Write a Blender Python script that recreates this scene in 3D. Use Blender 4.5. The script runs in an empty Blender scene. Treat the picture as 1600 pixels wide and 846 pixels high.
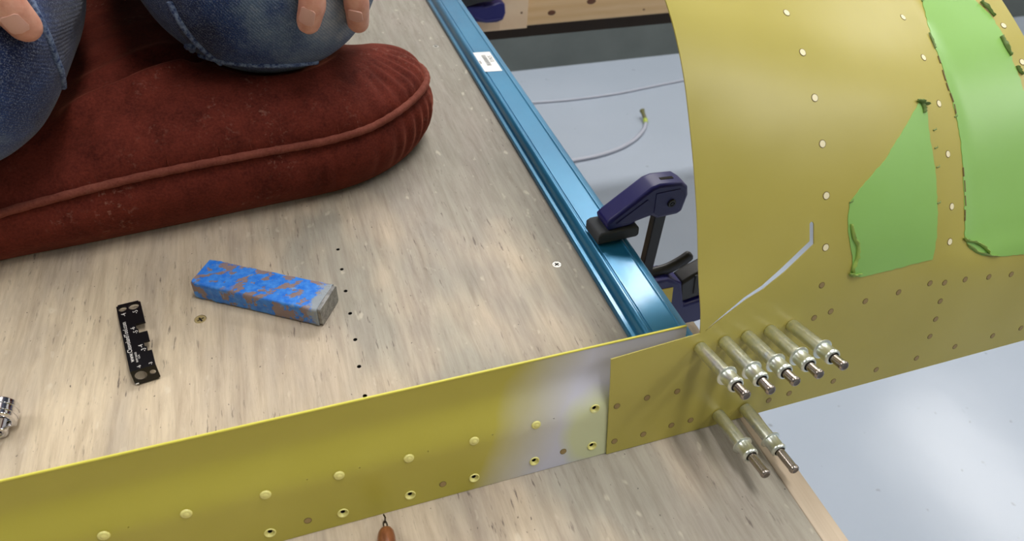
import bpy, bmesh, math, random
from mathutils import Vector, Matrix, noise
from mathutils.geometry import delaunay_2d_cdt
from mathutils.bvhtree import BVHTree
random.seed(4)
SC = bpy.context.scene
COL = SC.collection
V = Vector
R_ = math.radians

# ------------------------------------------------------------------ camera
FPX = 1068.9083
RX = V((0.9484334, 0.1787649, -0.2617579))
RY = V((-0.3134678, 0.6514959, -0.6908625))
RZ = V((0.0470323, 0.7372898, 0.6739375))
CAM = V((0, 0, 0.304))
cd = bpy.data.cameras.new('camera')
cam = bpy.data.objects.new('camera', cd)
COL.objects.link(cam)
SC.camera = cam
cd.sensor_width = 36.0
cd.lens = FPX / 1600 * 36
cd.clip_start = 0.01
cd.clip_end = 50
cd.dof.use_dof = True
cd.dof.focus_distance = 0.40
cd.dof.aperture_fstop = 15
cam.matrix_world = Matrix.Translation(CAM) @ Matrix((RX, RY, RZ)).to_4x4()

# ------------------------------------------------------------------ light
SC.view_settings.view_transform = 'Standard'
SC.view_settings.look = 'None'
SC.view_settings.gamma = 1
SC.view_settings.exposure = -0.06
W = bpy.data.worlds.new('world')
SC.world = W
W.use_nodes = True
W.node_tree.nodes['Background'].inputs[0].default_value = (0.85, 0.92, 1.0, 1)
W.node_tree.nodes['Background'].inputs[1].default_value = 0.35

CEIL = 1.95
FLOOR = -0.75
LAMPS = [((1.00, 1.72), 1.70, 0.32, 36), ((3.6, 1.2), 0.5, 1.2, 15), ((1.85, -1.15), 0.32, 1.2, 14),
         ((-1.6, 0.9), 0.32, 1.2, 20), ((0.45, 0.15), 0.32, 1.2, 15), ((3.1, -0.8), 0.32, 1.2, 14)]  # middle lamp of this row is added to brighten the upper skin
for (lx, ly), w_, l_, pw in LAMPS:
    ld = bpy.data.lights.new('ceiling_lamp_light', 'AREA')
    ld.shape = 'RECTANGLE'
    ld.size = w_ - .04
    ld.size_y = l_ - .04
    ld.energy = pw
    ld.color = (1.0, 0.975, 0.94)
    lo = bpy.data.objects.new('ceiling_lamp_light', ld)
    lo.location = (lx, ly, CEIL - 0.075)
    COL.objects.link(lo)

# ------------------------------------------------------------------ projection helpers (used to measure real positions)
def ray(px, py):
    c = V(((px - 800) / FPX, -(py - 423) / FPX, -1))
    return V((RX.dot(c), RY.dot(c), RZ.dot(c))).normalized()
def at_z(px, py, z=0.0):
    r = ray(px, py)
    return CAM + r * ((z - CAM.z) / r.z)
def at_y(px, py, y):
    r = ray(px, py)
    return CAM + r * ((y - CAM.y) / r.y)
def at_plane(px, py, p0, n):
    r = ray(px, py)
    return CAM + r * ((p0 - CAM).dot(n) / r.dot(n))
def bvh_of(o):
    dg = bpy.context.evaluated_depsgraph_get()
    dg.update()
    e = o.evaluated_get(dg)
    me = e.to_mesh()
    vs = [o.matrix_world @ v.co for v in me.vertices]
    ps = [tuple(p.vertices) for p in me.polygons]
    t = BVHTree.FromPolygons(vs, ps)
    e.to_mesh_clear()
    return t
def hit(tree, px, py):
    h = tree.ray_cast(CAM, ray(px, py))
    return (h[0], h[1]) if h[0] is not None else (None, None)

# ------------------------------------------------------------------ materials
def srgb(r, g, b):
    f = lambda c: (c / 255 / 12.92) if c / 255 <= .04045 else ((c / 255 + .055) / 1.055) ** 2.4
    return (f(r), f(g), f(b), 1)
class M:
    def __init__(s, name, col=(.5, .5, .5, 1), rough=.5, metal=0, **kw):
        s.m = bpy.data.materials.new(name)
        s.m.use_nodes = True
        s.t = s.m.node_tree
        s.b = s.t.nodes['Principled BSDF']
        s.b.inputs['Base Color'].default_value = col
        s.b.inputs['Roughness'].default_value = rough
        s.b.inputs['Metallic'].default_value = metal
        for k, v in kw.items():
            s.b.inputs[k.replace('_', ' ')].default_value = v
        s._co = None
    def n(s, typ, **kw):
        x = s.t.nodes.new(typ)
        for k, v in kw.items():
            if k.startswith('i_'):
                x.inputs[k[2:].replace('_', ' ')].default_value = v
            else:
                setattr(x, k, v)
        return x
    def l(s, a, b):
        s.t.links.new(a, b)
    def co(s):
        if s._co is None:
            s._co = s.n('ShaderNodeNewGeometry').outputs['Position']
        return s._co
    def mapped(s, scale=(1, 1, 1), loc=(0, 0, 0), rot=(0, 0, 0)):
        m = s.n('ShaderNodeMapping')
        m.inputs['Scale'].default_value = scale
        m.inputs['Location'].default_value = loc
        m.inputs['Rotation'].default_value = rot
        s.l(s.co(), m.inputs['Vector'])
        return m.outputs[0]
    def noise(s, scale, detail=4, rough=.55, vec=None, dist=0):
        x = s.n('ShaderNodeTexNoise')
        x.inputs['Scale'].default_value = scale
        x.inputs['Detail'].default_value = detail
        x.inputs['Roughness'].default_value = rough
        x.inputs['Distortion'].default_value = dist
        s.l(vec if vec else s.co(), x.inputs['Vector'])
        return x.outputs['Fac']
    def ramp(s, fac, stops):
        r = s.n('ShaderNodeValToRGB')
        e = r.color_ramp.elements
        while len(e) < len(stops):
            e.new(.5)
        for i, (p, c) in enumerate(stops):
            e[i].position = p
            e[i].color = c if len(c) == 4 else (*c, 1)
        s.l(fac, r.inputs[0])
        return r.outputs[0]
    def bw(s, fac, a, b):
        r = s.n('ShaderNodeMapRange')
        r.inputs[1].default_value = a
        r.inputs[2].default_value = b
        s.l(fac, r.inputs[0])
        return r.outputs[0]
    def mix(s, fac, a, b, mode='MIX'):
        x = s.n('ShaderNodeMix', data_type='RGBA', blend_type=mode)
        for sock, v in ((x.inputs[0], fac), (x.inputs[6], a), (x.inputs[7], b)):
            if isinstance(v, (int, float, tuple)):
                sock.default_value = v
            else:
                s.l(v, sock)
        return x.outputs[2]
    def math(s, op, a, b=None, c=None):
        x = s.n('ShaderNodeMath', operation=op)
        for i, v in enumerate((a, b, c)):
            if v is None:
                continue
            if isinstance(v, (int, float)):
                x.inputs[i].default_value = v
            else:
                s.l(v, x.inputs[i])
        return x.outputs[0]
    def color(s, c):
        s.l(c, s.b.inputs['Base Color'])
        return s
    def rough(s, c):
        s.l(c, s.b.inputs['Roughness'])
        return s
    def bump(s, h, strength=.3, dist=.001):
        b = s.n('ShaderNodeBump')
        b.inputs['Strength'].default_value = strength
        b.inputs['Distance'].default_value = dist
        s.l(h, b.inputs['Height'])
        s.l(b.outputs[0], s.b.inputs['Normal'])
        return s

# --- plywood table
def mk_ply():
    m = M('weathered_plywood', rough=.62)
    big = m.noise(9, 3, .6, m.mapped((1, .55, 1)))
    big2 = m.noise(14, 4, .6, m.mapped((1.6, .45, 1), (3.1, 1, 0), (0, 0, R_(8))))
    warm = srgb(214, 197, 170)
    pink = srgb(200, 184, 162)
    grey = srgb(166, 160, 147)
    drk = srgb(146, 141, 130)
    sx = m.n('ShaderNodeSeparateXYZ')
    m.l(m.co(), sx.inputs[0])
    # the boards turn greyer towards the right and the far side
    g = m.math('ADD', m.math('MULTIPLY', sx.outputs[0], 2.3), m.math('MULTIPLY', sx.outputs[1], .9))
    g2 = m.bw(m.math('ADD', g, m.math('MULTIPLY', m.math('SUBTRACT', big, .5), 1.7)), -.15, .80)
    base = m.ramp(g2, [(0, warm), (.4, pink), (.62, grey), (1, drk)])
    base = m.mix(m.bw(big2, .46, .64), base, srgb(154, 144, 136), 'MIX')
    base2 = m.mix(.5, m.ramp(g2, [(0, warm), (.4, pink), (.62, grey), (1, drk)]), base)
    gr = m.noise(60, 6, .7, m.mapped((3.2, .28, 1), rot=(0, 0, R_(4))), .4)
    base2 = m.mix(m.bw(gr, .42, .72), base2, m.mix(1.0, base2, (.72, .69, .67, 1), 'MULTIPLY'))
    st = m.noise(230, 3, .6, m.mapped((2.2, .30, 1), rot=(0, 0, R_(3))))
    msk = m.noise(26, 3, .5, m.mapped((1, .6, 1), (5, 2, 0)))
    fl = m.math('MULTIPLY', m.bw(st, .615, .70), m.bw(msk, .42, .62))
    g3 = m.noise(120, 5, .75, m.mapped((2.6, .22, 1), (2, 2, 0), (0, 0, R_(3))), .3)
    base2 = m.mix(m.bw(g3, .40, .66), m.mix(1.0, base2, (1.02, 1.02, 1.01, 1), 'MULTIPLY'), m.mix(1.0, base2, (.93, .92, .91, 1), 'MULTIPLY'))
    base3 = m.mix(m.math('MULTIPLY', fl, .85), base2, srgb(92, 80, 74))
    sp = m.noise(520, 1, .4, m.mapped((1, .7, 1), (8, 0, 0)))
    base3 = m.mix(m.math('MULTIPLY', m.bw(sp, .76, .80), .75), base3, srgb(60, 52, 50))
    lt = m.noise(150, 2, .5, m.mapped((1, .5, 1), (1, 9, 0)))
    base3 = m.mix(m.math('MULTIPLY', m.bw(lt, .66, .74), .35), base3, srgb(225, 215, 195))
    m.color(base3)
    m.bump(m.math('ADD', gr, m.math('MULTIPLY', st, -.5)), .35, .0008)
    return m.m
PLY = mk_ply()
def mk_pine(name, light, dark, ax=(1, 14, 14), s=7):
    m = M(name, rough=.55)
    v = m.mapped(ax)
    a = m.noise(s, 3, .5, v, 1.5)
    w = m.n('ShaderNodeTexWave', wave_type='BANDS', bands_direction='Z')
    w.inputs['Scale'].default_value = 1.3
    w.inputs['Distortion'].default_value = 3
    w.inputs['Detail'].default_value = 2
    m.l(v, w.inputs[0])
    f = m.math('ADD', m.math('MULTIPLY', a, .7), m.math('MULTIPLY', w.outputs[1], .3))
    m.color(m.ramp(f, [(.25, dark), (.7, light)]))
    return m.m
PINE = mk_pine('pine', srgb(220, 188, 143), srgb(211, 175, 127))
PALEPINE = mk_pine('pale_pine', srgb(206, 190, 168), srgb(180, 162, 140), (14, 1, 14), 9)
BIRCH = mk_pine('birch_plywood', srgb(226, 200, 168), srgb(216, 186, 152), (5, 1, 5), 4)
KNOT = M('knot', srgb(96, 58, 34), .5).m
DARKWOOD = M('shade_brown_wood', srgb(52, 38, 26), .7).m  # brown dark enough to paint in the shade under the far bench

def mk_velvet(name, c1, c2, dust=.5):
    m = M(name, rough=.85)
    m.b.inputs['Sheen Weight'].default_value = .4
    m.b.inputs['Sheen Roughness'].default_value = .35
    m.b.inputs['Sheen Tint'].default_value = srgb(225, 130, 100)
    m.b.inputs['Specular IOR Level'].default_value = .15
    a = m.noise(45, 5, .7, m.mapped((1, 1, 1)))
    b = m.noise(620, 2, .6)
    f = m.math('ADD', m.math('MULTIPLY', a, .6), m.math('MULTIPLY', b, .4))
    c = m.ramp(f, [(.32, c1), (.68, c2)])
    d = m.noise(260, 2, .7, m.mapped((1, 1, 1), (4, 4, 4)))
    d2 = m.noise(22, 3, .6, m.mapped((1, 1, 1), (2, 7, 1)))
    c = m.mix(m.math('MULTIPLY', m.math('MULTIPLY', m.bw(d, .56, .72), m.bw(d2, .50, .66)), dust), c, srgb(160, 120, 105))
    m.color(c)
    m.bump(m.math('ADD', b, m.math('MULTIPLY', a, 1.5)), .35, .0006)
    return m.m
VELVET = mk_velvet('maroon_velvet', srgb(66, 22, 15), srgb(114, 48, 36))
PIPE = mk_velvet('maroon_velvet_piping', srgb(100, 50, 40), srgb(134, 76, 64), .2)

def mk_denim(name, knees, dark=srgb(14, 28, 66), light=srgb(158, 164, 172)):
    m = M(name, rough=.8)
    m.b.inputs['Sheen Weight'].default_value = .15
    m.b.inputs['Specular IOR Level'].default_value = .2
    f = None
    for (p, r) in knees:
        sb = m.n('ShaderNodeVectorMath', operation='DISTANCE')
        sb.inputs[1].default_value = p
        m.l(m.co(), sb.inputs[0])
        g = m.math('SUBTRACT', 1.0, m.bw(sb.outputs['Value'], r * .25, r))
        f = g if f is None else m.math('MAXIMUM', f, g)
    nz = m.noise(35, 5, .65)
    f = m.math('ADD', m.math('MULTIPLY', f, .75), m.math('MULTIPLY', m.math('SUBTRACT', nz, .44), 1.3))
    base = m.ramp(f, [(0, dark), (.35, srgb(36, 62, 112)), (.62, srgb(98, 118, 142)), (.9, light)])
    w = m.n('ShaderNodeTexWave', wave_type='BANDS', bands_direction='DIAGONAL')
    w.inputs['Scale'].default_value = 300
    w.inputs['Distortion'].default_value = 2.5
    w.inputs['Detail'].default_value = 1.5
    w.inputs['Detail Scale'].default_value = 2.0
    m.l(m.mapped((1, .15, .75)), w.inputs[0])
    fn = m.noise(1300, 1, .5)
    base = m.mix(m.math('MULTIPLY', w.outputs[1], .55), base, m.mix(1.0, base, (.35, .42, .55, 1), 'MULTIPLY'))
    base = m.mix(m.math('MULTIPLY', m.bw(fn, .5, .75), .35), base, srgb(165, 176, 195))
    m.color(base)
    m.bump(w.outputs[1], .3, .0005)
    return m.m
SKIN = M('skin', rough=.48)
SKIN.b.inputs['Subsurface Weight'].default_value = .12
SKIN.b.inputs['Subsurface Radius'].default_value = (.006, .002, .001)
SKIN.color(SKIN.ramp(SKIN.noise(90, 4, .6), [(.3, srgb(206, 140, 118)), (.7, srgb(232, 178, 155))]))
_w = SKIN.noise(420, 3, .6, SKIN.mapped((.4, .4, 1.6)))
SKIN.bump(_w, .25, .0006)
SKIN = SKIN.m
NAIL = M('fingernail', srgb(226, 176, 160), .32).m
SHIRT = M('shirt_cloth', srgb(70, 74, 80), .9).m
HAIR = M('hair', srgb(60, 42, 30), .6).m
EYEW = M('eye_white', srgb(235, 232, 226), .2).m
LIP = M('lip', srgb(176, 98, 90), .45).m

def mk_primer(name, spar=False):
    m = M(name, rough=.36)
    m.b.inputs['Specular IOR Level'].default_value = .62
    nz = m.noise(18, 3, .5)
    fine = m.noise(900, 2, .5)
    c = m.ramp(nz, [(.3, srgb(178, 168, 64)), (.7, srgb(186, 176, 74))]) if spar else m.ramp(nz, [(.3, srgb(179, 167, 76)), (.7, srgb(187, 175, 88))])  # same primer; the skin's tanner tone paints in warm reflections
    if spar:
        sx = m.n('ShaderNodeSeparateXYZ')
        m.l(m.co(), sx.inputs[0])
        x = m.math('ADD', sx.outputs[0], m.math('MULTIPLY', m.math('SUBTRACT', m.noise(22, 3, .5), .5), .02))
        x = m.math('SUBTRACT', x, m.math('MULTIPLY', sx.outputs[2], .50))
        f = m.bw(x, .048, .086)
        c = m.mix(f, c, srgb(206, 206, 220))
        # pale greenish primer overspray near the lower corner
        d = m.n('ShaderNodeVectorMath', operation='DISTANCE')
        d.inputs[1].default_value = (.116, .168, .018)
        m.l(m.co(), d.inputs[0])
        g = m.math('SUBTRACT', 1.0, m.bw(m.math('ADD', d.outputs['Value'], m.math('MULTIPLY', m.math('SUBTRACT', nz, .5), .03)), .018, .027))
        c = m.mix(m.math('MULTIPLY', g, .8), c, srgb(212, 218, 158))
    m.color(c)
    m.bump(fine, .05, .0002)
    return m.m
PRIMER = mk_primer('yellow_primer')
PRIMSPAR = mk_primer('yellow_primer_with_bare_aluminium', True)
PRIMEDGE = M('lit_primer_edge', srgb(226, 218, 90), .4).m  # lighter yellow paints in the lit look of the strip's top edge
def mk_film():
    m = M('green_vinyl', rough=.42)
    m.b.inputs['Coat Weight'].default_value = .6
    m.b.inputs['Coat Roughness'].default_value = .30
    m.b.inputs['Coat Tint'].default_value = (.7, 1, .95, 1)
    m.color(m.ramp(m.noise(14, 3, .5), [(.3, srgb(156, 190, 90)), (.7, srgb(164, 198, 104))]))
    return m.m
FILM = mk_film()
FILMCURL = M('green_vinyl_curl', srgb(160, 190, 92), .4).m
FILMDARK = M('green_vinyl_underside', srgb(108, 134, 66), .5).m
RESID = M('dark_edge_residue', srgb(128, 112, 72), .6).m
RIVB = M('hole_light_cream', srgb(246, 236, 196), .45).m  # cream paints the light seen through the upper open holes
RIVD = M('dull_disc_brown', srgb(164, 140, 94), .5, .25).m  # brown paints the dim view through the skin's lower open holes
RIVG = M('rivet_ring_dark', srgb(120, 104, 52), .6).m
DIMP = M('primed_dimple', srgb(236, 230, 142), .3).m
DARKHOLE = M('dark_hole', srgb(28, 24, 20), .9).m
ALU = M('bare_aluminium', srgb(214, 214, 218), .35, .8).m

def mk_zinc():
    m = M('zinc_plate', rough=.22, metal=1)
    a = m.noise(160, 3, .6)
    m.color(m.ramp(a, [(.3, srgb(206, 214, 210)), (.55, srgb(232, 234, 222)), (.75, srgb(202, 212, 230))]))
    m.rough(m.bw(m.noise(700, 2, .5), -.9, 2.6))
    m.bump(m.noise(350, 3, .6), .10, .0004)
    return m.m
ZINC = mk_zinc()
ZINC2 = M('zinc_collar', srgb(232, 237, 228), .30, .9).m
STEEL = M('plunger_steel', srgb(168, 158, 150), .25, 1).m
STEELEND = M('plunger_end', srgb(120, 112, 106), .45, .9).m
CHROME = M('chrome', srgb(225, 225, 230), .08, 1).m
BRASS = M('brass_plated_screw', srgb(190, 170, 120), .4, .4).m
SILVER = M('steel_screw', srgb(180, 178, 172), .4, .5).m

def mk_rail():
    m = M('blue_anodised', srgb(14, 110, 152), .27, .35)
    m.b.inputs['Coat Weight'].default_value = .5
    m.b.inputs['Coat Roughness'].default_value = .12
    m.color(m.ramp(m.noise(20, 3, .5), [(.3, srgb(30, 112, 154)), (.7, srgb(38, 124, 166))]))
    m.rough(m.bw(m.noise(400, 3, .6, m.mapped((1, .2, 1))), -1.0, 3.4))
    return m.m
RAIL = mk_rail()
NAVY = M('navy_plastic', srgb(16, 16, 96), .42)
NAVY.bump(NAVY.noise(900, 2, .5), .12, .0003)
NAVY = NAVY.m
BLACKM = M('black_steel', srgb(34, 34, 36), .4, .3).m
BLACKP = M('black_plastic', srgb(26, 26, 28), .45).m
RUBBER = M('grey_rubber', srgb(60, 64, 70), .75).m
YLAB = M('yellow_label', srgb(222, 206, 90), .5).m
PAPER = M('sticker_paper', srgb(232, 232, 230), .5).m
INK = M('ink', srgb(50, 50, 55), .6).m
INKG = M('ink_grey', srgb(110, 112, 112), .6).m
WHITEINK = M('white_print', srgb(222, 218, 214), .5).m
GAUGE = M('black_anodised', srgb(16, 14, 17), .32).m
AMBER = M('amber_wood', srgb(150, 88, 48), .3)
AMBER.color(AMBER.ramp(AMBER.noise(200, 3, .5, AMBER.mapped((2, .4, 1))), [(.3, srgb(84, 46, 26)), (.7, srgb(150, 92, 58))]))
AMBER = AMBER.m
WIRE = M('dark_wire', srgb(60, 48, 34), .4, .6).m
HOSE = M('hose_grey', srgb(182, 186, 200), .4).m
OLIVE = M('olive_fitting', srgb(96, 96, 40), .4).m
YGREEN = M('yellow_green_band', srgb(176, 196, 60), .4).m

def mk_tape():
    m = M('blue_tape', rough=.42)
    a = m.noise(95, 5, .62, m.mapped((1, 1.6, 1), (0, 0, 0), (0, 0, R_(-31))))
    big = m.noise(55, 2, .5, m.mapped((1, 1, 1), (6, 1, 3)))
    worn = m.math('MULTIPLY', m.bw(a, .50, .52), m.bw(big, .38, .42))
    c = m.mix(m.bw(m.noise(220, 3, .6), .35, .8), srgb(28, 114, 222), srgb(84, 158, 238))
    c = m.mix(worn, c, srgb(142, 122, 122))
    # tape rubbed through to the metal towards the bare end
    dv = m.n('ShaderNodeVectorMath', operation='DOT_PRODUCT')
    dv.inputs[1].default_value = (.8557, -.5175, 0)
    m.l(m.co(), dv.inputs[0])
    e_ = m.math('ADD', m.math('SUBTRACT', dv.outputs['Value'], -.1640), m.math('MULTIPLY', m.math('SUBTRACT', m.noise(120, 5, .7), .5), .035))
    c = m.mix(m.bw(e_, -.004, .001), c, srgb(150, 158, 166))
    gl = m.bw(m.noise(190, 4, .7, m.mapped((1, 1, 1), (2, 3, 4))), .60, .68)
    c = m.mix(m.math('MULTIPLY', gl, .55), c, srgb(150, 176, 206))
    m.color(c)
    m.bump(m.math('SUBTRACT', m.noise(260, 4, .7), m.math('MULTIPLY', worn, .8)), .5, .0006)
    return m.m
TAPE = mk_tape()
BARSTEEL = M('scuffed_steel', rough=.42, metal=.7)
BARSTEEL.color(BARSTEEL.ramp(BARSTEEL.noise(240, 5, .7), [(.3, srgb(112, 112, 112)), (.7, srgb(178, 178, 176))]))
BARSTEEL.bump(BARSTEEL.noise(500, 4, .7), .3, .0004)
BARSTEEL = BARSTEEL.m

def mk_floor():
    m = M('grey_epoxy_floor', rough=.21)
    m.b.inputs['Specular IOR Level'].default_value = .5
    a = m.noise(1.7, 3, .5)
    c = m.ramp(a, [(.3, srgb(164, 175, 190)), (.7, srgb(174, 184, 199))])
    sp = m.noise(38, 2, .5)
    c = m.mix(m.math('MULTIPLY', m.bw(sp, .74, .78), .6), c, srgb(120, 122, 124))
    m.color(c)
    m.bump(m.noise(5, 2, .5), .12, .012)
    return m.m
FLOORM = mk_floor()
WALLM = M('grey_painted_wall', rough=.6)
_sx = WALLM.n('ShaderNodeSeparateXYZ')
WALLM.l(WALLM.co(), _sx.inputs[0])
# dark grey low wall; unseen upper part made white to brighten rail reflections
WALLM.color(WALLM.mix(WALLM.math('GREATER_THAN', _sx.outputs[2], -.15), WALLM.ramp(WALLM.noise(6, 4, .6), [(.3, srgb(98, 105, 102)), (.7, srgb(110, 117, 114))]), srgb(218, 218, 214)))
WALLM = WALLM.m
WALLW = M('white_wall', srgb(215, 214, 208), .8).m
CEILM = M('ceiling_paint', srgb(225, 224, 220), .85).m
FIXT = M('lamp_housing', srgb(225, 225, 225), .5).m
DIFF = M('lamp_diffuser', srgb(250, 250, 248), .5)
DIFF.b.inputs['Emission Color'].default_value = (1, .955, .9, 1)
DIFF.b.inputs['Emission Strength'].default_value = 3.5
DIFF = DIFF.m

# ------------------------------------------------------------------ mesh helpers
def link(name, bm_or_me, mat, parent=None, smooth=None):
    if isinstance(bm_or_me, bmesh.types.BMesh):
        me = bpy.data.meshes.new(name)
        bmesh.ops.recalc_face_normals(bm_or_me, faces=bm_or_me.faces[:])
        bm_or_me.to_mesh(me)
        bm_or_me.free()
    else:
        me = bm_or_me
    if mat and not me.materials:
        me.materials.append(mat)
    if smooth is not None:
        for p in me.polygons:
            p.use_smooth = True
        if smooth < 179:
            me.set_sharp_from_angle(angle=R_(smooth))
    o = bpy.data.objects.new(name, me)
    COL.objects.link(o)
    if parent:
        o.parent = parent
        o.matrix_parent_inverse = Matrix.Identity(4)
        o.matrix_basis = parent_inv(parent)
    return o
def parent_inv(p):
    m = Matrix.Identity(4)
    q = p
    ch = []
    while q:
        ch.append(q)
        q = q.parent
    for q in reversed(ch):
        m = m @ q.matrix_basis
    return m.inverted()
def thing(name, label, cat, loc=(0, 0, 0), group=None):
    o = bpy.data.objects.new(name, None)
    o.location = loc
    o.empty_display_size = .01
    COL.objects.link(o)
    tag(o, label, cat, group)
    return o
def tag(o, label=None, cat=None, group=None, kind=None):
    if label: o['label'] = label
    if cat: o['category'] = cat
    if group: o['group'] = group
    if kind: o['kind'] = kind
    return o
def box(bm, lo, hi, bev=0, mat=Matrix.Identity(4)):
    r = bmesh.ops.create_cube(bm, size=1)
    lo, hi = V(lo), V(hi)
    d = hi - lo
    T = mat @ Matrix.Translation((lo + hi) / 2) @ Matrix.Diagonal((d.x, d.y, d.z, 1))
    bmesh.ops.transform(bm, matrix=T, verts=r['verts'])
    if bev:
        es = list({e for v in r['verts'] for e in v.link_edges})
        bmesh.ops.bevel(bm, geom=es, offset=bev, segments=3, profile=.5, affect='EDGES')
    return bm
def boxo(name, lo, hi, mat, parent=None, bev=0, T=Matrix.Identity(4)):
    return link(name, box(bmesh.new(), lo, hi, bev, T), mat, parent, 30 if bev else None)
def lathe(prof, seg=28, T=Matrix.Identity(4), bm=None):
    bm = bm or bmesh.new()
    rings = []
    for r, z in prof:
        if r < 1e-7:
            rings.append([bm.verts.new(T @ V((0, 0, z)))])
        else:
            rings.append([bm.verts.new(T @ V((r * math.cos(2 * math.pi * i / seg), r * math.sin(2 * math.pi * i / seg), z))) for i in range(seg)])
    for a, b in zip(rings, rings[1:]):
        for i in range(seg):
            j = (i + 1) % seg
            q = [a[i % len(a)], a[j % len(a)], b[j % len(b)], b[i % len(b)]]
            u = []
            for v in q:
                if v not in u: u.append(v)
            if len(u) > 2:
                try: bm.faces.new(u)
                except ValueError: pass
    return bm
def frame_z(n, up=V((0, 0, 1))):
    n = n.normalized()
    if abs(n.dot(up)) > .98: up = V((0, 1, 0))
    x = up.cross(n).normalized()
    y = n.cross(x)
    return Matrix((x, y, n)).transposed().to_4x4()
def tube(pts, rad, seg=10, bm=None, caps=True, flat=1.0, upv=V((0, 0, 1))):
    bm = bm or bmesh.new()
    pts = [V(p) for p in pts]
    rs = rad if isinstance(rad, (list, tuple)) else [rad] * len(pts)
    prev = None
    rings = []
    for i, p in enumerate(pts):
        t = (pts[min(i + 1, len(pts) - 1)] - pts[max(i - 1, 0)]).normalized()
        if prev is None:
            x = upv.cross(t)
            if x.length < 1e-4: x = V((1, 0, 0)).cross(t)
            x.normalize()
        else:
            x = (prev - t * prev.dot(t)).normalized()
        prev = x
        y = t.cross(x)
        rings.append([bm.verts.new(p + (x * math.cos(a) + y * math.sin(a) * flat) * rs[i]) for a in [2 * math.pi * k / seg for k in range(seg)]])
    for a, b in zip(rings, rings[1:]):
        for k in range(seg):
            bm.faces.new([a[k], a[(k + 1) % seg], b[(k + 1) % seg], b[k]])
    if caps:
        bm.faces.new(rings[0][::-1])
        bm.faces.new(rings[-1])
    return bm
def spline(pts, n=8, closed=False):
    pts = [V(p) for p in pts]
    out = []
    N = len(pts)
    rng = range(N) if closed else range(N - 1)
    for i in rng:
        g = (lambda k: pts[k % N]) if closed else (lambda k: pts[max(0, min(N - 1, k))])
        p0, p1, p2, p3 = g(i - 1), g(i), g(i + 1), g(i + 2)
        for j in range(n):
            t = j / n
            out.append(.5 * ((2 * p1) + (p2 - p0) * t + (2 * p0 - 5 * p1 + 4 * p2 - p3) * t * t + (3 * p1 - p0 - 3 * p2 + p3) * t ** 3))
    if not closed: out.append(pts[-1])
    return out
def inside(p, poly):
    c = False
    n = len(poly)
    for i in range(n):
        a, b = poly[i], poly[i - 1]
        if (a[1] > p[1]) != (b[1] > p[1]) and p[0] < (b[0] - a[0]) * (p[1] - a[1]) / (b[1] - a[1]) + a[0]:
            c = not c
    return c
def resample(poly, step):
    out = []
    n = len(poly)
    for i in range(n):
        a, b = V(poly[i]), V(poly[(i + 1) % n])
        k = max(1, int((b - a).length / step))
        out += [tuple(a + (b - a) * (j / k)) for j in range(k)]
    return out
def plate(outline, holes, fn, w0, w1, grid=0, step=0):
    """solid plate: 2D outline with holes, fn(u,v,w)->3D, between offsets w0 and w1"""
    outline = [tuple(p[:2]) for p in outline]
    holes = [[tuple(p[:2]) for p in h] for h in holes]
    if step:
        outline = resample(outline, step)
    vs, es = [], []
    for lp in [outline] + holes:
        b = len(vs)
        vs += [V(p) for p in lp]
        es += [(b + i, b + (i + 1) % len(lp)) for i in range(len(lp))]
    if grid:
        xs = [p[0] for p in outline]
        ys = [p[1] for p in outline]
        nx = int((max(xs) - min(xs)) / grid)
        ny = int((max(ys) - min(ys)) / grid)
        x_lo, y_lo = min(xs), min(ys)
        for i in range(1, nx + 1):
            gx_ = x_lo + i * grid
            cr = []
            for a, b in zip(outline, outline[1:] + outline[:1]):
                if (a[0] > gx_) != (b[0] > gx_):
                    cr.append(a[1] + (b[1] - a[1]) * (gx_ - a[0]) / (b[0] - a[0]))
            for j in range(1, ny + 1):
                p = (gx_, y_lo + (j + .5 * (i % 2)) * grid)
                if sum(1 for c in cr if c > p[1]) % 2 and not any(inside(p, h) for h in holes):
                    vs.append(V(p))
    r = delaunay_2d_cdt(vs, es, [], 1, 1e-9)
    pv, fs = r[0], r[2]
    keep = []
    for f in fs:
        c = sum((pv[i] for i in f), V((0, 0))) / len(f)
        if not any(abs(c.x - h[0][0]) < 1.0 and inside(c, h) for h in holes):
            keep.append(f)
    bm = bmesh.new()
    used = sorted({i for f in keep for i in f})
    top = {i: bm.verts.new(fn(pv[i][0], pv[i][1], w1)) for i in used}
    bot = {i: bm.verts.new(fn(pv[i][0], pv[i][1], w0)) for i in used}
    cnt = {}
    for f in keep:
        bm.faces.new([top[i] for i in f])
        bm.faces.new([bot[i] for i in reversed(f)])
        for a, b in zip(f, list(f[1:]) + [f[0]]):
            k = (min(a, b), max(a, b))
            cnt.setdefault(k, []).append((a, b))
    for k, l in cnt.items():
        if len(l) == 1:
            a, b = l[0]
            bm.faces.new([top[b], top[a], bot[a], bot[b]])
    return bm
def circ(cx, cy, r, n=20, ry=None):
    ry = ry or r
    return [(cx + r * math.cos(2 * math.pi * i / n), cy + ry * math.sin(2 * math.pi * i / n)) for i in range(n)]
def local_fn(T):
    return lambda u, v, w: T @ V((u, v, w))
def text_obj(name, s, size, T, mat, parent, depth=.00008, align='LEFT'):
    cu = bpy.data.curves.new(name, 'FONT')
    cu.body = s
    cu.size = size
    cu.extrude = depth
    cu.align_x = align
    cu.align_y = 'CENTER'
    cu.resolution_u = 3
    t = bpy.data.objects.new(name, cu)
    COL.objects.link(t)
    dg = bpy.context.evaluated_depsgraph_get()
    me = bpy.data.meshes.new_from_object(t.evaluated_get(dg))
    bpy.data.objects.remove(t)
    me.transform(T)
    me.materials.clear()
    return link(name, me, mat, parent)
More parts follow.
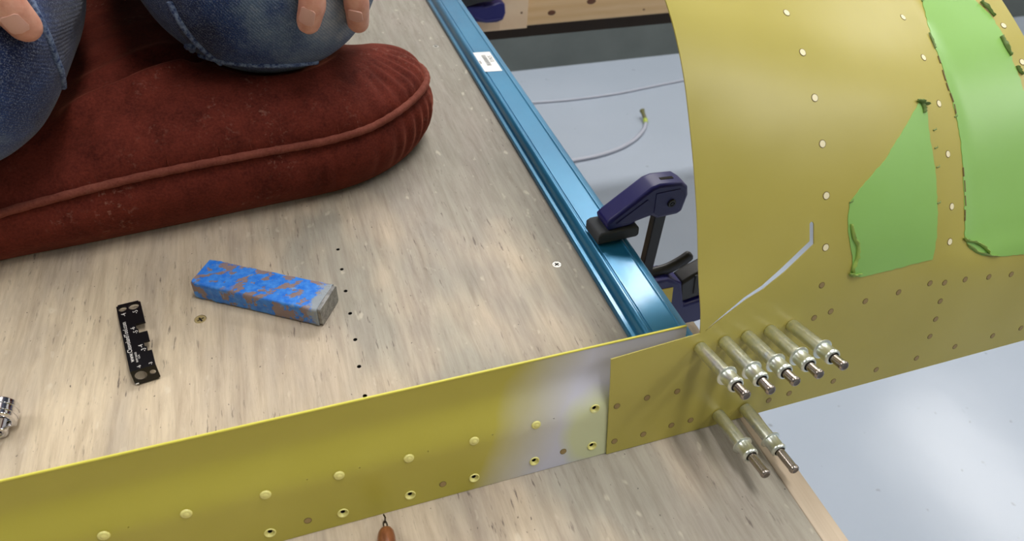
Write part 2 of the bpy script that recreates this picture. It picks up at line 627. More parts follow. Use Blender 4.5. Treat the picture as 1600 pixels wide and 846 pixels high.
def capsule_chain(bm, pts):
    """pts: [(Vector, radius)...] spheres joined by tapered tubes"""
    for p, r in pts:
        s = bmesh.ops.create_icosphere(bm, subdivisions=3, radius=r)
        bmesh.ops.translate(bm, vec=V(p), verts=s['verts'])
    for (p, r), (q, s) in zip(pts, pts[1:]):
        tube([p, q], [r, s], 20, bm)
def remeshed(name, bm, voxel, mat, parent, smooth_it=6, fac=.6):
    me = bpy.data.meshes.new(name + '_src')
    bm.to_mesh(me)
    bm.free()
    o = bpy.data.objects.new('src', me)
    COL.objects.link(o)
    md = o.modifiers.new('r', 'REMESH')
    md.mode = 'VOXEL'
    md.voxel_size = voxel
    md2 = o.modifiers.new('s', 'SMOOTH')
    md2.iterations = smooth_it
    md2.factor = fac
    dg = bpy.context.evaluated_depsgraph_get()
    dg.update()
    m2 = bpy.data.meshes.new_from_object(o.evaluated_get(dg))
    bpy.data.objects.remove(o)
    return link(name, m2, mat, parent, 180)

# ------------------------------------------------------------------ the room
def struct(o):
    o['kind'] = 'structure'
    return o
struct(boxo('floor', (-4, -4, FLOOR - .1), (5, 2.02, FLOOR), FLOORM))
struct(boxo('wall_far', (-4.1, 2.02, FLOOR - .1), (5.1, 2.12, CEIL), WALLM))
struct(boxo('wall_near', (-4.1, -4.1, FLOOR - .1), (5.1, -4, CEIL), WALLW))
struct(boxo('wall_left', (-4.1, -4, FLOOR - .1), (-4, 2.02, CEIL), WALLW))
struct(boxo('wall_right', (5, -4, FLOOR - .1), (5.1, 2.02, CEIL), WALLW))
struct(boxo('ceiling', (-4.1, -4.1, CEIL), (5.1, 2.12, CEIL + .1), CEILM))
PLACES = ['widest one, above the far pine workbench', 'over the floor on the right', 'over the floor in front of the table', 'over the left side of the table',
          'added above the plywood to brighten the yellow skin', 'near the right wall of the room']
for k, ((lx, ly), w_, l_, pw) in enumerate(LAMPS):
    t = thing('ceiling_lamp', 'white ceiling lamp with a lit panel, ' + PLACES[k], 'lamp', (lx, ly, CEIL), 'ceiling lamps')
    bm = bmesh.new()
    box(bm, (lx - w_ / 2, ly - l_ / 2, CEIL - .06), (lx + w_ / 2, ly + l_ / 2, CEIL), .006)
    link('housing', bm, FIXT, t)
    boxo('diffuser', (lx - w_ / 2 + .015, ly - l_ / 2 + .015, CEIL - .066), (lx + w_ / 2 - .015, ly + l_ / 2 - .015, CEIL - .0595), DIFF, t)

# ------------------------------------------------------------------ work table
TX = 0.200
table = thing('work_table', 'weathered plywood work table with screws and a line of small drilled holes', 'table', (-.35, .4, FLOOR))
HOLES = [(528, 390), (534, 421), (547, 490), (555, 531), (561, 573), (570, 619), (540, 455)]
hpos = [at_z(*p) for p in HOLES]
SCR = [(313, 499, BRASS, .0033), (870, 413, SILVER, .0030), (681, 72, SILVER, .0032)]
spos = [at_z(a, b) for a, b, _, _ in SCR]
holes = [circ(p.x, p.y, .00125, 10) for p in hpos] + [circ(p.x, p.y, s[3] + .0002, 20) for p, s in zip(spos, SCR)]
flat = lambda u, v, w: V((u, v, w))
link('plywood_top', plate([(-1.0, -.22), (TX, -.22), (TX, 1.02), (-1.0, 1.02)], holes, flat, -.018, 0, step=.2), PLY, table)
for p in hpos:
    link('drill_hole', lathe([(.00125, -.0003), (.0012, -.006), (0, -.006)], 10, Matrix.Translation(p)), DARKHOLE, table)
for p, (_, _, mt, r) in zip(spos, SCR):
    T = Matrix.Translation(p + V((0, 0, -.0011))) @ Matrix.Rotation(.5, 4, 'Z')
    c = r * .62
    k = r * .17
    cross = [(k, k), (c, k), (c, -k), (k, -k), (k, -c), (-k, -c), (-k, -k), (-c, -k), (-c, k), (-k, k), (-k, c), (k, c)]
    s = link('screw', plate(circ(0, 0, r, 20), [cross], local_fn(T), 0, .0009), mt, table)
    link('cross_recess', lathe([(0, 0), (r * .75, 0), (r * .75, .0002), (0, .0002)], 12, T), DARKHOLE, s)
    for q in range(4):
        bm = bmesh.new()
        box(bm, (r * .5, -r * .05, .0009), (r * .85, r * .05, .00105), 0, T @ Matrix.Rotation(R_(45 + 90 * q), 4, 'Z'))
        link('rib', bm, mt, s)
boxo('edge_strip', (TX + .0004, -.22, -.018), (.2127, .238, -.0002), PALEPINE, table, .0008)
for a in ((-.95, -.17), (-.95, .93), (.10, -.17), (.10, .93)):
    boxo('leg', (a[0], a[1], FLOOR), (a[0] + .07, a[1] + .05, -.10), PINE, table, .002)
boxo('apron', (-.97, -.19, -.105), (.17, -.155, -.0185), PINE, table, .002)
boxo('apron', (-.97, .97, -.105), (.17, 1.005, -.0185), PINE, table, .002)
boxo('side_apron', (.13, -.15, -.105), (.168, .965, -.0185), PINE, table, .002)
boxo('side_apron', (-.97, -.15, -.105), (-.932, .965, -.0185), PINE, table, .002)
boxo('stretcher', (.169, -.1, -.36), (.335, .47, -.33), PALEPINE, table, .003)
link('stretcher', box(bmesh.new(), (.09, -.12, -.361), (.17, .98, -.40), .003), PINE, table, 30)

# ------------------------------------------------------------------ yellow leading-edge skin (measured sections)
S0 = [(.1656, 0), (.1811, .0622), (.1935, .0851), (.2063, .1103), (.2209, .1345), (.2325, .1510), (.2431, .1650), (.2567, .1785), (.2713, .1892), (.300, .2050), (.335, .2145), (.37, .218), (.40, .2185)]
S1 = [(.1656, 0), (.1811, .0622), (.1850, .0745), (.1918, .0920), (.204, .1150), (.2184, .1350), (.2334, .152), (.251, .1667), (.2702, .1783), (.300, .192), (.335, .201), (.37, .2045), (.40, .205)]
S2 = [(.1656, 0), (.1811, .0600), (.1903, .0790), (.2001, .0950), (.2169, .1172), (.2355, .1368), (.2565, .1527), (.2795, .1652), (.305, .176), (.335, .184), (.37, .187), (.40, .1875)]
def arcpts(S):
    # dense smooth polyline (y,z) following the section
    sp = spline([(a, b, 0) for a, b in S], 12)
    return [(p.x, p.y) for p in sp]
def zat(P, y):
    if y <= P[0][0]: return P[0][1]
    for (a, b), (c, d) in zip(P, P[1:]):
        if y <= c:
            return b + (d - b) * (y - a) / max(1e-9, c - a)
    return P[-1][1]
import bisect
D0, D1, D2 = arcpts(S0), arcpts(S1), arcpts(S2)
def smoothed(P):
    ys = [P[0][0] + (P[-1][0] - P[0][0]) * (i / 400) ** 1.0 for i in range(401)]
    zs = [zat(P, y) for y in ys]
    return zs
Y0, Y1 = S0[0][0], S0[-1][0]
Z0, Z1, Z2 = smoothed(D0), smoothed(D1), smoothed(D2)
def soften(Z):
    for _ in range(40):
        Z = [Z[0]] + [(Z[i - 1] + 2 * Z[i] + Z[i + 1]) / 4 for i in range(1, 400)] + [Z[-1]]
    return Z
Z0, Z1, Z2 = soften(Z0), soften(Z1), soften(Z2)
def zi(Z, y):
    f = (y - Y0) / (Y1 - Y0) * 400
    f = max(0, min(399.999, f))
    i = int(f)
    return Z[i] + (Z[i + 1] - Z[i]) * (f - i)
def zxy(x, y):
    a, b, c = zi(Z0, y), zi(Z1, y), zi(Z2, y)
    # smooth quadratic through the three measured stations
    x0, x1, x2 = .1685, .2366, .3229
    xx = max(min(x, x2 + .02), x0)
    l0 = (xx - x1) * (xx - x2) / ((x0 - x1) * (x0 - x2))
    l1 = (xx - x0) * (xx - x2) / ((x1 - x0) * (x1 - x2))
    l2 = (xx - x0) * (xx - x1) / ((x2 - x0) * (x2 - x1))
    return a * l0 + b * l1 + c * l2
# arc length along the first section
ARC = [0]
YS = [Y0 + (Y1 - Y0) * i / 400 for i in range(401)]
for i in range(400):
    ARC.append(ARC[-1] + math.hypot(YS[i + 1] - YS[i], Z0[i + 1] - Z0[i]))
def y_of_s(s):
    s = max(0, min(ARC[-1] - 1e-9, s))
    i = bisect.bisect_right(ARC, s) - 1
    i = min(i, 399)
    return YS[i] + (YS[i + 1] - YS[i]) * (s - ARC[i]) / (ARC[i + 1] - ARC[i])
def s_of_y(y):
    f = max(0, min(399.999, (y - Y0) / (Y1 - Y0) * 400))
    i = int(f)
    return ARC[i] + (ARC[i + 1] - ARC[i]) * (f - i)
def sk(x, s, w=0.0):
    y = y_of_s(s)
    e = .0012
    p = V((x, y, zxy(x, y)))
    ya, yb = y_of_s(s - e), y_of_s(s + e)
    ty = V((0, yb - ya, zxy(x, yb) - zxy(x, ya)))
    tx = V((2 * e, 0, zxy(x + e, y) - zxy(x - e, y)))
    n = tx.cross(ty).normalized()   # points to the outside (towards -Y / +Z)
    if n.y > 0 and n.z < 0: n = -n
    return p + n * w
def skn(x, s):
    return (sk(x, s, .001) - sk(x, s, 0)).normalized()
S_TOP = ARC[-1] - .001
s_face = s_of_y(.1811)
skin = thing('wing_skin', 'curved yellow primed aluminium skin with green vinyl patches and rows of rivet holes', 'aircraft part', (.28, .1656, 0))
# measuring tree of the bare surface
bm = bmesh.new()
gx = [.10 + i * .004 for i in range(84)]
gs = [S_TOP * i / 110 for i in range(111)]
G = [[bm.verts.new(sk(x, s)) for s in gs] for x in gx]
for i in range(len(gx) - 1):
    for j in range(len(gs) - 1):
        bm.faces.new([G[i][j], G[i + 1][j], G[i + 1][j + 1], G[i][j + 1]])
SKT = BVHTree.FromBMesh(bm)
bm.free()
def onskin(px, py):
    h = SKT.ray_cast(CAM, ray(px, py))[0]
    if h is None:
        return None
    return (h.x, s_of_y(h.y))
XR = .404
outl = [(.1209, .0004), (XR + .014, .0004), (XR + .010, .07), (XR, .12), (XR - .001, S_TOP), (.1685, S_TOP), (.1685, s_face + .0003), (.1665, s_face + .0001), (.1209, s_face - .0027)]
slit_px = [(1265, 350), (1267, 347), (1270, 347), (1272, 350), (1272, 382), (1227, 425), (1192, 453), (1166, 469), (1120, 504), (1103, 518), (1102, 517), (1119, 502), (1163, 465), (1190, 447), (1219, 421), (1265, 377)]
slit = [onskin(*p) for p in slit_px]
sheet = link('skin_sheet', plate(outl, [slit], sk, -.0007, 0, grid=.0042, step=.004), PRIMER, skin, 40)

BRIGHT = [(1229, 20), (1254, 82), (1273, 153), (1285, 225), (1291, 306), (1411, 27), (1443, 90), (1467, 162), (1481, 241), (1487, 323), (1568, 40), (1597, 97), (1290, 387), (1484, 378)]
DULL = [(964, 635), (1011, 622), (1058, 612), (960, 690), (1005, 679), (1049, 665), (1079, 657), (1369, 578), (1432, 560), (1492, 542), (1551, 525), (1595, 513),
        (1453, 526), (1462, 499), (1469, 471), (1453, 443), (1476, 442), (1508, 437), (1545, 433), (1580, 429), (1404, 457), (1352, 471), (1298, 487), (1272, 497),
        (1284, 446), (1201, 626), (1233, 615), (1302, 596)]
def rivet_mesh(r, mat):
    bm = lathe([(0, .00016), (r * .80, .00016), (r * .84, .0001), (r * .86, .00002), (r * .97, .00006), (r, -.0001)], 22)
    me = bpy.data.meshes.new('rivet')
    bmesh.ops.recalc_face_normals(bm, faces=bm.faces[:])
    bm.to_mesh(me)
    bm.free()
    me.materials.append(mat)
    me.materials.append(RIVG)
    for p in me.polygons:
        rr = math.hypot(p.center.x, p.center.y)
        if rr > r * .8: p.material_index = 1
    return me
RM1, RM2 = rivet_mesh(.0021, RIVB), rivet_mesh(.0018, RIVD)
for lst, me in ((BRIGHT, RM1), (DULL, RM2)):
    for p in lst:
        q = onskin(*p)
        if not q: continue
        o = link('rivet', me, None, skin)  # flat disc standing for an open rivet hole
        o.matrix_basis = parent_inv(skin) @ Matrix.Translation(sk(q[0], q[1], .00002)) @ frame_z(skn(*q))
# vinyl patches left on the skin
def ragged(pts, amp=.0005, step=.0025):
    out = []
    for i, p in enumerate(resample(pts, step)):
        out.append((p[0] + amp * (random.random() - .5) * 2, p[1] + amp * (random.random() - .5)))
    return out
def chain(pxs):
    return [q for q in (onskin(*p) for p in pxs) if q]
f1 = chain([(1436, 160), (1447, 170), (1452, 215), (1460, 262), (1464, 320), (1463, 370), (1457, 406), (1400, 420), (1345, 433), (1328, 432), (1332, 400), (1326, 372), (1325, 345), (1326, 317), (1352, 285), (1382, 250), (1408, 207)])
link('vinyl_patch', plate(ragged(f1, .0004), [], sk, .00003, .00028, grid=.005), FILM, skin, 40)
L2 = chain([(1507, 372), (1506, 320), (1504, 260), (1498, 205), (1488, 160), (1474, 112), (1459, 70), (1450, 40), (1441, 3)])
R2 = chain([(1524, 1), (1546, 22), (1566, 55), (1582, 95), (1597, 135)])
tl = (L2[-1][0] + (L2[-1][0] - L2[-3][0]) * 1.5, S_TOP - .02)
f2 = L2 + [(L2[-1][0] - .002, L2[-1][1] + .02), (L2[-1][0] - .003, S_TOP - .005), (R2[0][0] - .003, S_TOP - .005), (R2[0][0] - .001, R2[0][1] + .02)] + R2 + \
    [(R2[-1][0] + .0005, R2[-1][1] - .02), (R2[-1][0] + .001, L2[0][1] - .0)] + chain([(1598, 398), (1560, 401), (1535, 399), (1515, 388)])
link('vinyl_patch', plate(ragged(f2, .0005), [], sk, .00003, .00028, grid=.005), FILM, skin, 40)
def curl(pxs, wid, mat, lift=.0012, seed=1):
    """crumpled ribbon of lifted film standing off the skin"""
    rnd = random.Random(seed)
    q = chain(pxs)
    c = spline([(a, b, 0) for a, b in q], 5)
    bm = bmesh.new()
    rows = []
    for i, p in enumerate(c):
        t = i / (len(c) - 1)
        d = (c[min(i + 1, len(c) - 1)] - c[max(i - 1, 0)]).normalized()
        nx = V((-d.y, d.x, 0))
        w = wid * .62 * (.35 + .65 * math.sin(math.pi * min(1, t * 1.05 + .05)) ** .6) * (.8 + .4 * rnd.random())
        row = []
        for k in range(6):
            a = k / 5 * 3.9 + rnd.random() * .25
            off = nx * (w * .5 * (1 - math.cos(a)) - w * .2)
            row.append(bm.verts.new(sk(p.x + off.x, p.y + off.y, .0002 + lift * abs(math.sin(a * .75)) * (.6 + .7 * rnd.random()))))
        rows.append(row)
    for a, b in zip(rows, rows[1:]):
        for k in range(5):
            bm.faces.new([a[k], a[k + 1], b[k + 1], b[k]])
    o = link('curled_edge', bm, mat, skin, 60)
    m = o.modifiers.new('s', 'SOLIDIFY')
    m.thickness = .00015
    return o
curl([(1328, 350), (1331, 370), (1338, 385), (1336, 405), (1330, 420), (1334, 432)], .0026, FILMCURL, .0016, 3)
curl([(1325, 428), (1333, 432), (1345, 428)], .0024, FILMCURL, .0014, 5)
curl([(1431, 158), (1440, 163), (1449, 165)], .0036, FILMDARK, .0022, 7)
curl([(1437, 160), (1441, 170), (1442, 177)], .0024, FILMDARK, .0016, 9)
curl([(1504, 372), (1511, 378), (1524, 380), (1536, 388), (1544, 397)], .0026, FILMCURL, .0017, 11)
curl([(1510, 382), (1526, 394), (1546, 400), (1560, 400)], .0018, FILMCURL, .0012, 12)
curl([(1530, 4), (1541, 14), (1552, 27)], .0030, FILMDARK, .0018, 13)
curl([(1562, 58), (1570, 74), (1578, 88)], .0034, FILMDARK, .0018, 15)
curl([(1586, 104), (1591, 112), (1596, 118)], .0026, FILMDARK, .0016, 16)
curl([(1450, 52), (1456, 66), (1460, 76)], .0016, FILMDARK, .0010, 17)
for (a, b) in [((1465, 88), (1469, 99)), ((1472, 110), (1477, 126)), ((1478, 130), (1482, 142)), ((1484, 146), (1489, 160)), ((1490, 163), (1493, 178)), ((1504, 262), (1505, 276)), ((1506, 282), (1507, 300)), ((1507, 306), (1508, 322)), ((1507, 328), (1507, 345))]:
    q = chain([a, b])
    link('edge_residue', tube([sk(q[0][0], q[0][1], .0003), sk(q[1][0], q[1][1], .0003)], .00038, 6), RESID, skin)
for p in [(1327, 317), (1458, 204), (1460, 232), (1463, 262), (1464, 318), (1440, 2), (1491, 183)]:
    q = onskin(*p)
    if q:
        link('torn_tag', tube([sk(q[0], q[1], .0002), sk(q[0] + .0012, q[1] + .0006, .0010), sk(q[0] + .002, q[1] + .002, .0006)], [.0004, .0003, .0001], 5), FILMDARK, skin)

# ------------------------------------------------------------------ spar web (left sheet behind the skin)
spar = thing('spar_strip', 'long yellow primed metal strip standing on edge across the plywood, fading to bare silver', 'metal strip', (-.05, .167, 0))
U = V((0, math.sin(R_(14)), math.cos(R_(14))))
N = V((0, -math.cos(R_(14)), math.sin(R_(14))))
P0 = V((0, .1656, 0))
HT = .0632
def spar_w(v):
    # gentle joggle: the middle band leans back more than the strips above and below
    v0, v1 = .028, .050
    def sm(a, b, t):
        t = max(0, min(1, (t - a) / (b - a)))
        return t * t * (3 - 2 * t)
    return -.0075 * sm(v0, v1, v)
def spf(u, v, w):
    return P0 + V((u, 0, 0)) + U * v + N * (w + spar_w(v) - .0009)
spar_out = [(-.32, 0.0005), (.166, .0005), (.166, HT), (-.32, HT)]
DIM1 = [(162, 838), (291, 804), (415, 774), (530, 744), (639, 717), (741, 690), (838, 665), (930, 640)]
DIM2 = [(422, 833), (536, 802), (641, 774), (741, 747), (835, 721), (925, 697)]
def spuv(px, py):
    p = at_plane(px, py, P0 - N * .0009, N)
    return p.x, (p - P0).dot(U)
d1 = [spuv(*p) for p in DIM1]
d2 = [spuv(*p) for p in DIM2]
for k in (1, 2): d1.append((d1[0][0] - .0255 * k, d1[0][1]))
for k in (1, 2, 3): d2.append((d2[0][0] - .0255 * k, d2[0][1]))
PIL = [spuv(*p) for p in [(562, 733), (669, 707), (770, 681), (866, 656), (200, 826), (480, 752)]]
web = link('web_sheet', plate(spar_out, [circ(a, b, .0019, 16) for a, b in d1 + d2] + [circ(a, b, .0004, 6) for a, b in PIL], spf, -.0009, 0, grid=.004, step=.004), PRIMSPAR, spar, 40)
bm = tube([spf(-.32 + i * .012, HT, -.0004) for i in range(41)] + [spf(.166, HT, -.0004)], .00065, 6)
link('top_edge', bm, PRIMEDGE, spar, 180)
def dimple(mat, r, dark):
    prof = [(r * 1.18, -.00005), (r * 1.12, .00035), (r * 1.0, .0004), (r * .85, -.0001), (r * .55, -.0009), (r * .5, -.0010)]
    if not dark: prof = [(r * 1.0, -.00005), (r * .95, .0003), (r * .85, .00055), (r * .68, .0007), (r * .55, .0006), (r * .45, .0008), (r * .25, .0010), (0, .0010)]
    bm = lathe(prof, 22)
    me = bpy.data.meshes.new('dimple')
    bmesh.ops.recalc_face_normals(bm, faces=bm.faces[:])
    bm.to_mesh(me)
    bm.free()
    me.materials.append(mat)
    for p in me.polygons: p.use_smooth = True
    return me
DMa, DMb = dimple(DIMP, .0024, False), dimple(DIMP, .0022, True)
for lst, me in ((d1, DMa), (d2, DMb)):
    for i, (a, b) in enumerate(lst):
        mm = DMb if (me is DMa and i == 7) else me
        o = link('dimple', mm, None, spar)
        o.matrix_basis = parent_inv(spar) @ Matrix.Translation(spf(a, b, .0001)) @ frame_z(N)
        if mm is DMb:
            h = link('dimple_bore', lathe([(.0010, -.0008), (.0009, -.0030), (0, -.0030)], 12, Matrix.Translation(spf(a, b, 0)) @ frame_z(N)), DARKHOLE, spar)
for p in [(481, 814), (692, 757), (880, 706)]:
    a, b = spuv(*p)
    o = link('rivet', RM2, None, spar)
    o.matrix_basis = parent_inv(spar) @ Matrix.Translation(spf(a, b, .00003)) @ frame_z(N)

# ------------------------------------------------------------------ temporary fasteners
CL = [((1093, 543), (1167, 620), .038, 'silver spring fastener in the yellow skin, leftmost of the upper row of five'),
      ((1131, 533), (1206, 612), .038, 'silver spring fastener in the yellow skin, second from left in the upper row of five'),
      ((1166, 524.5), (1245, 598.6), .038, 'silver spring fastener in the yellow skin, middle one of the upper row of five'),
      ((1201.5, 516), (1282, 587), .038, 'silver spring fastener in the yellow skin, fourth from left in the upper row of five'),
      ((1236, 508), (1320.6, 573.6), .038, 'silver spring fastener in the yellow skin, rightmost of the upper row of five'),
      ((1121, 647), (1196, 741), .042, 'silver spring fastener in the yellow skin, left one of the lower pair'),
      ((1162.6, 637), (1241, 734), .042, 'silver spring fastener in the yellow skin, right one of the lower pair')]
def mk(name, prof, mat, sm=40, seg=36):
    bm = lathe(prof, seg)
    me = bpy.data.meshes.new(name)
    bmesh.ops.recalc_face_normals(bm, faces=bm.faces[:])
    bm.to_mesh(me)
    bm.free()
    me.materials.append(mat)
    for p in me.polygons: p.use_smooth = True
    me.set_sharp_from_angle(angle=R_(sm))
    return me
mm_ = lambda L: [(a / 1000, b / 1000) for a, b in L]
BAR_ME = mk('barrel', mm_([(0, 0), (2.8, 0), (3.25, .25), (3.45, .9), (3.45, 23.6), (0, 23.6)]), ZINC)
COL_ME = mk('collar', mm_([(3.45, 22.4), (4.9, 22.4), (5.3, 22.6), (5.3, 23.0), (4.9, 23.2), (3.95, 23.25), (3.9, 23.4), (3.9, 28.6), (4.1, 28.9), (4.15, 29.3), (4.05, 29.9), (3.8, 30.3), (3.4, 30.6), (3.0, 30.6), (2.85, 30.0), (2.8, 28.5)]), ZINC2)
GAP_ME = mk('spring_gap', mm_([(2.9, 30.1), (2.2, 30.1)]), DARKHOLE)
def plunger(L):
    return mk('plunger', mm_([(2.3, 29), (2.3, L - 2.2), (2.5, L - 2.0), (2.55, L - 1.2), (2.45, L - .5), (2.05, L - .08), (1.7, L)]), STEEL), mk('plunger_end', mm_([(1.75, L - .02), (1.5, L - .12), (0, L - .15)]), STEELEND)
PL = {.038: plunger(38), .042: plunger(43)}
for (b, t, L, lab) in CL:
    q = onskin(*b)
    B = sk(q[0], q[1], 0)
    n0 = skn(*q)
    r = ray(*t)
    # direction from base to the point of the tip ray at distance L
    oc = CAM - B
    bb = oc.dot(r)
    cc = oc.dot(oc) - L * L
    disc = bb * bb - cc
    cands = [CAM + r * (-bb)] if disc <= 0 else [CAM + r * (-bb - disc ** .5), CAM + r * (-bb + disc ** .5)]
    dirs = [(c - B).normalized() for c in cands]
    d = max(dirs, key=lambda v: v.dot(n0))
    print('fastener deviation deg', round(math.degrees(d.angle(n0)), 1))
    T = Matrix.Translation(B) @ frame_z(d)
    th = thing('spring_fastener', lab, 'fastener', (0, 0, 0), 'spring fasteners holding the yellow sheets together')
    th.matrix_basis = T
    for nm, me in (('barrel', BAR_ME), ('collar', COL_ME), ('spring_gap', GAP_ME), ('plunger', PL[L][0]), ('plunger_end', PL[L][1])):
        o = bpy.data.objects.new(nm, me)
        COL.objects.link(o)
        o.parent = th

# ------------------------------------------------------------------ blue rail
rail = thing('blue_straightedge', 'long blue anodised metal straightedge clamped along the table edge', 'straightedge', (.185, .55, 0))
prof = [(166.8, .1), (166.8, 3.2), (167.4, 4.0), (169.6, 4.3), (170.2, 5.0), (170.35, 7.0), (170.6, 8.3), (171.0, 9.5), (171.6, 10.6), (172.3, 11.4), (173.1, 11.95), (173.9, 12.2), (174.6, 12.15), (175.2, 11.7), (175.7, 11.0), (176.3, 11.0), (176.8, 11.6), (177.6, 11.7),
        (192.8, 11.7), (193.4, 11.9), (193.9, 12.4), (194.6, 12.4), (195.3, 11.9), (197.6, 11.7), (199.0, 11.0), (199.5, 9.6), (199.6, .1)]
bm = bmesh.new()
NY = 60
ya, yb = .196, .98
rings = []
for j in (0, 1):
    rings.append([bm.verts.new((a / 1000, (ya, yb)[j], b / 1000)) for a, b in prof])
for k in range(len(prof)):
    k2 = (k + 1) % len(prof)
    bm.faces.new([rings[0][k], rings[0][k2], rings[1][k2], rings[1][k]])
bm.faces.new(rings[0][::-1])
bm.faces.new(rings[1])
link('extrusion', bm, RAIL, rail, 28)
# barcode sticker
A, B_, C_, D_ = [at_z(*p, .0118) for p in ((736, 82.5), (765, 81), (784, 110.5), (755, 112.5))]
ux = (B_ - A)
vy = (D_ - A)
stk = plate([(0.02, 0), (.98, 0), (1, .02), (1, .98), (.98, 1), (.02, 1), (0, .98), (0, .02)], [], lambda u, v, w: A + ux * u + vy * v + V((0, 0, w)), 0, .00012)
st = link('sticker', stk, PAPER, rail)
bm = bmesh.new()
rnd = random.Random(2)
v0 = .17
for i in range(15):
    w = rnd.choice((.012, .02, .03))
    c = [A + ux * u + vy * v + V((0, 0, .00022)) for u, v in ((.42, v0), (.64, v0), (.64, v0 + w), (.42, v0 + w))]
    bm.faces.new([bm.verts.new(p) for p in c])
    v0 += w + .016
link('barcode', bm, INKG, st)
def sticker_text(s, size, u, v):
    p = A + ux * u + vy * v + V((0, 0, .00022))
    x = vy.normalized()
    z = V((0, 0, 1))
    y = z.cross(x)
    T = Matrix.Translation(p) @ Matrix((x, y, z)).transposed().to_4x4()
    text_obj('printed_digits', s, size, T, INK, st, .00002)
sticker_text('57612', .0052, .80, .22)
sticker_text('10 08', .0026, .16, .45)

# ------------------------------------------------------------------ clamps
def clamp(name, label, T, spread=.0, group='blue bar clamps'):
    """quick clamp; local frame: X along the jaw towards the bar, Y across, Z up the bar. pad contact at z=0"""
    th = thing(name, label, 'clamp', (0, 0, 0), group)
    th.matrix_basis = T
    F = lambda yc: (lambda u, v, w: V((u / 1000, (yc + w) / 1000, v / 1000)))
    def add(nm, out, holes, y0, y1, mat, par, bev=.0012, sm=35):
        o = link(nm, plate(out, holes, F(0), y0, y1), mat, None, None)
        o.parent = par
        if bev:
            b = o.modifiers.new('b', 'BEVEL')
            b.width = bev
            b.segments = 3
            b.limit_method = 'ANGLE'
            b.angle_limit = R_(50)
        for p in o.data.polygons: p.use_smooth = True
        o.data.set_sharp_from_angle(angle=R_(sm))
        return o
    # upper fixed jaw
    jaw = add('upper_jaw', [(-22, 9), (-24, 15), (-21, 18), (6, 37.5), (12, 39), (28, 37.5), (34, 33), (36, 26), (34.5, 13), (30, 10.5), (15, 10.5), (10, 14), (0, 12), (-4, 10)], [], -8, 8, NAVY, th, .0022)
    add('jaw_recess', [(9.5, 33), (28, 33), (31.5, 27), (30.5, 15), (28, 13.5), (15, 13.5), (11, 17)], [], -8.4, -7.7, NAVY, jaw, .0003)
    add('jaw_web', [(-17, 14.5), (4, 29.5), (6, 27), (6, 18), (-6, 13.5)], [], -8.5, -7.9, NAVY, jaw, .0003)
    link('rivet_head', lathe(mm_([(0, 1.3), (1.0, 1.3), (1.1, .5), (1.6, .5), (1.7, 1.2), (2.6, 1.3), (3.0, .8), (3.1, 0)]), 20, Matrix.Translation((.0232, -.0083, .0225)) @ frame_z(V((0, -1, 0)))), BLACKP, None, 40).parent = jaw
    add('slot', [(15, 38.9), (25, 38.1), (25, 37.0), (15, 37.0)], [], -2.0, .5, DARKHOLE, jaw, 0)
    add('pad', [(-29, 0), (-29.5, 8), (-27, 9.5), (-2, 9.5), (1, 8.5), (1.5, 1), (0, 0)], [], -9.5, 9.5, RUBBER, th, .0014)
    # bar
    add('bar', [(17, 12), (26, 12), (26, -150), (17, -150)], [], -3, 3, BLACKM, th, .0006)
    # lower sliding body with handle
    lowpad = add('lower_pad', [(-29, -31), (-29, -39), (2, -39), (2, -31)], [], -9.5, 9.5, RUBBER, th, .0014)
    body = add('body', [(-26, -39.5), (8, -39.5), (14, -50), (38, -51), (52, -60), (60, -86), (82, -84), (112, -80), (116, -92), (110, -108), (70, -112), (20, -112), (12, -100), (6, -62), (-24, -50)], [], -9, 9, NAVY, th, .0025)
    add('label_panel', [(33, -60), (44, -61), (50, -104), (33, -107)], [], -9.6, -8.8, YLAB, body, .0003)
    x = text_obj('label_lettering', 'or', .0085, Matrix.Translation((.0385, -.0098, -.077)) @ Matrix.Rotation(R_(90), 4, 'X') @ Matrix.Rotation(R_(-12), 4, 'Z'), INK, None, .00005)
    x.parent = body
    lp = spline([V((.008, 0, -.0475)), V((.024, 0, -.0500)), V((.040, 0, -.0495)), V((.052, 0, -.0450)), V((.0605, 0, -.0395))], 5)
    o = link('release_lever', tube(lp, [.0034] * (len(lp) - 2) + [.0031, .0016], 12, flat=1.6), BLACKP, None, 50)
    o.parent = th
    add('trigger', [(53, -62), (62, -57), (80, -50), (100, -44), (116, -38), (122, -50), (118, -74), (100, -78), (80, -82), (58, -84)], [], -7, 7, BLACKP, th, .0022)
    for k in range(4):
        add('grip_rib', [(64 + 12 * k, -57 + 4 * k), (66 + 12 * k, -56.4 + 4 * k), (69 + 12 * k, -76 + 2.2 * k), (67 + 12 * k, -76.4 + 2.2 * k)], [], -7.7, 7.7, RUBBER, th, 0)
    return th
Tc = Matrix.Translation((.2045, .318, .0125)) @ Matrix.Rotation(R_(3), 4, 'Z')
clamp('bar_clamp', 'navy blue bar clamp gripping the blue straightedge, grey pad on top', Tc)

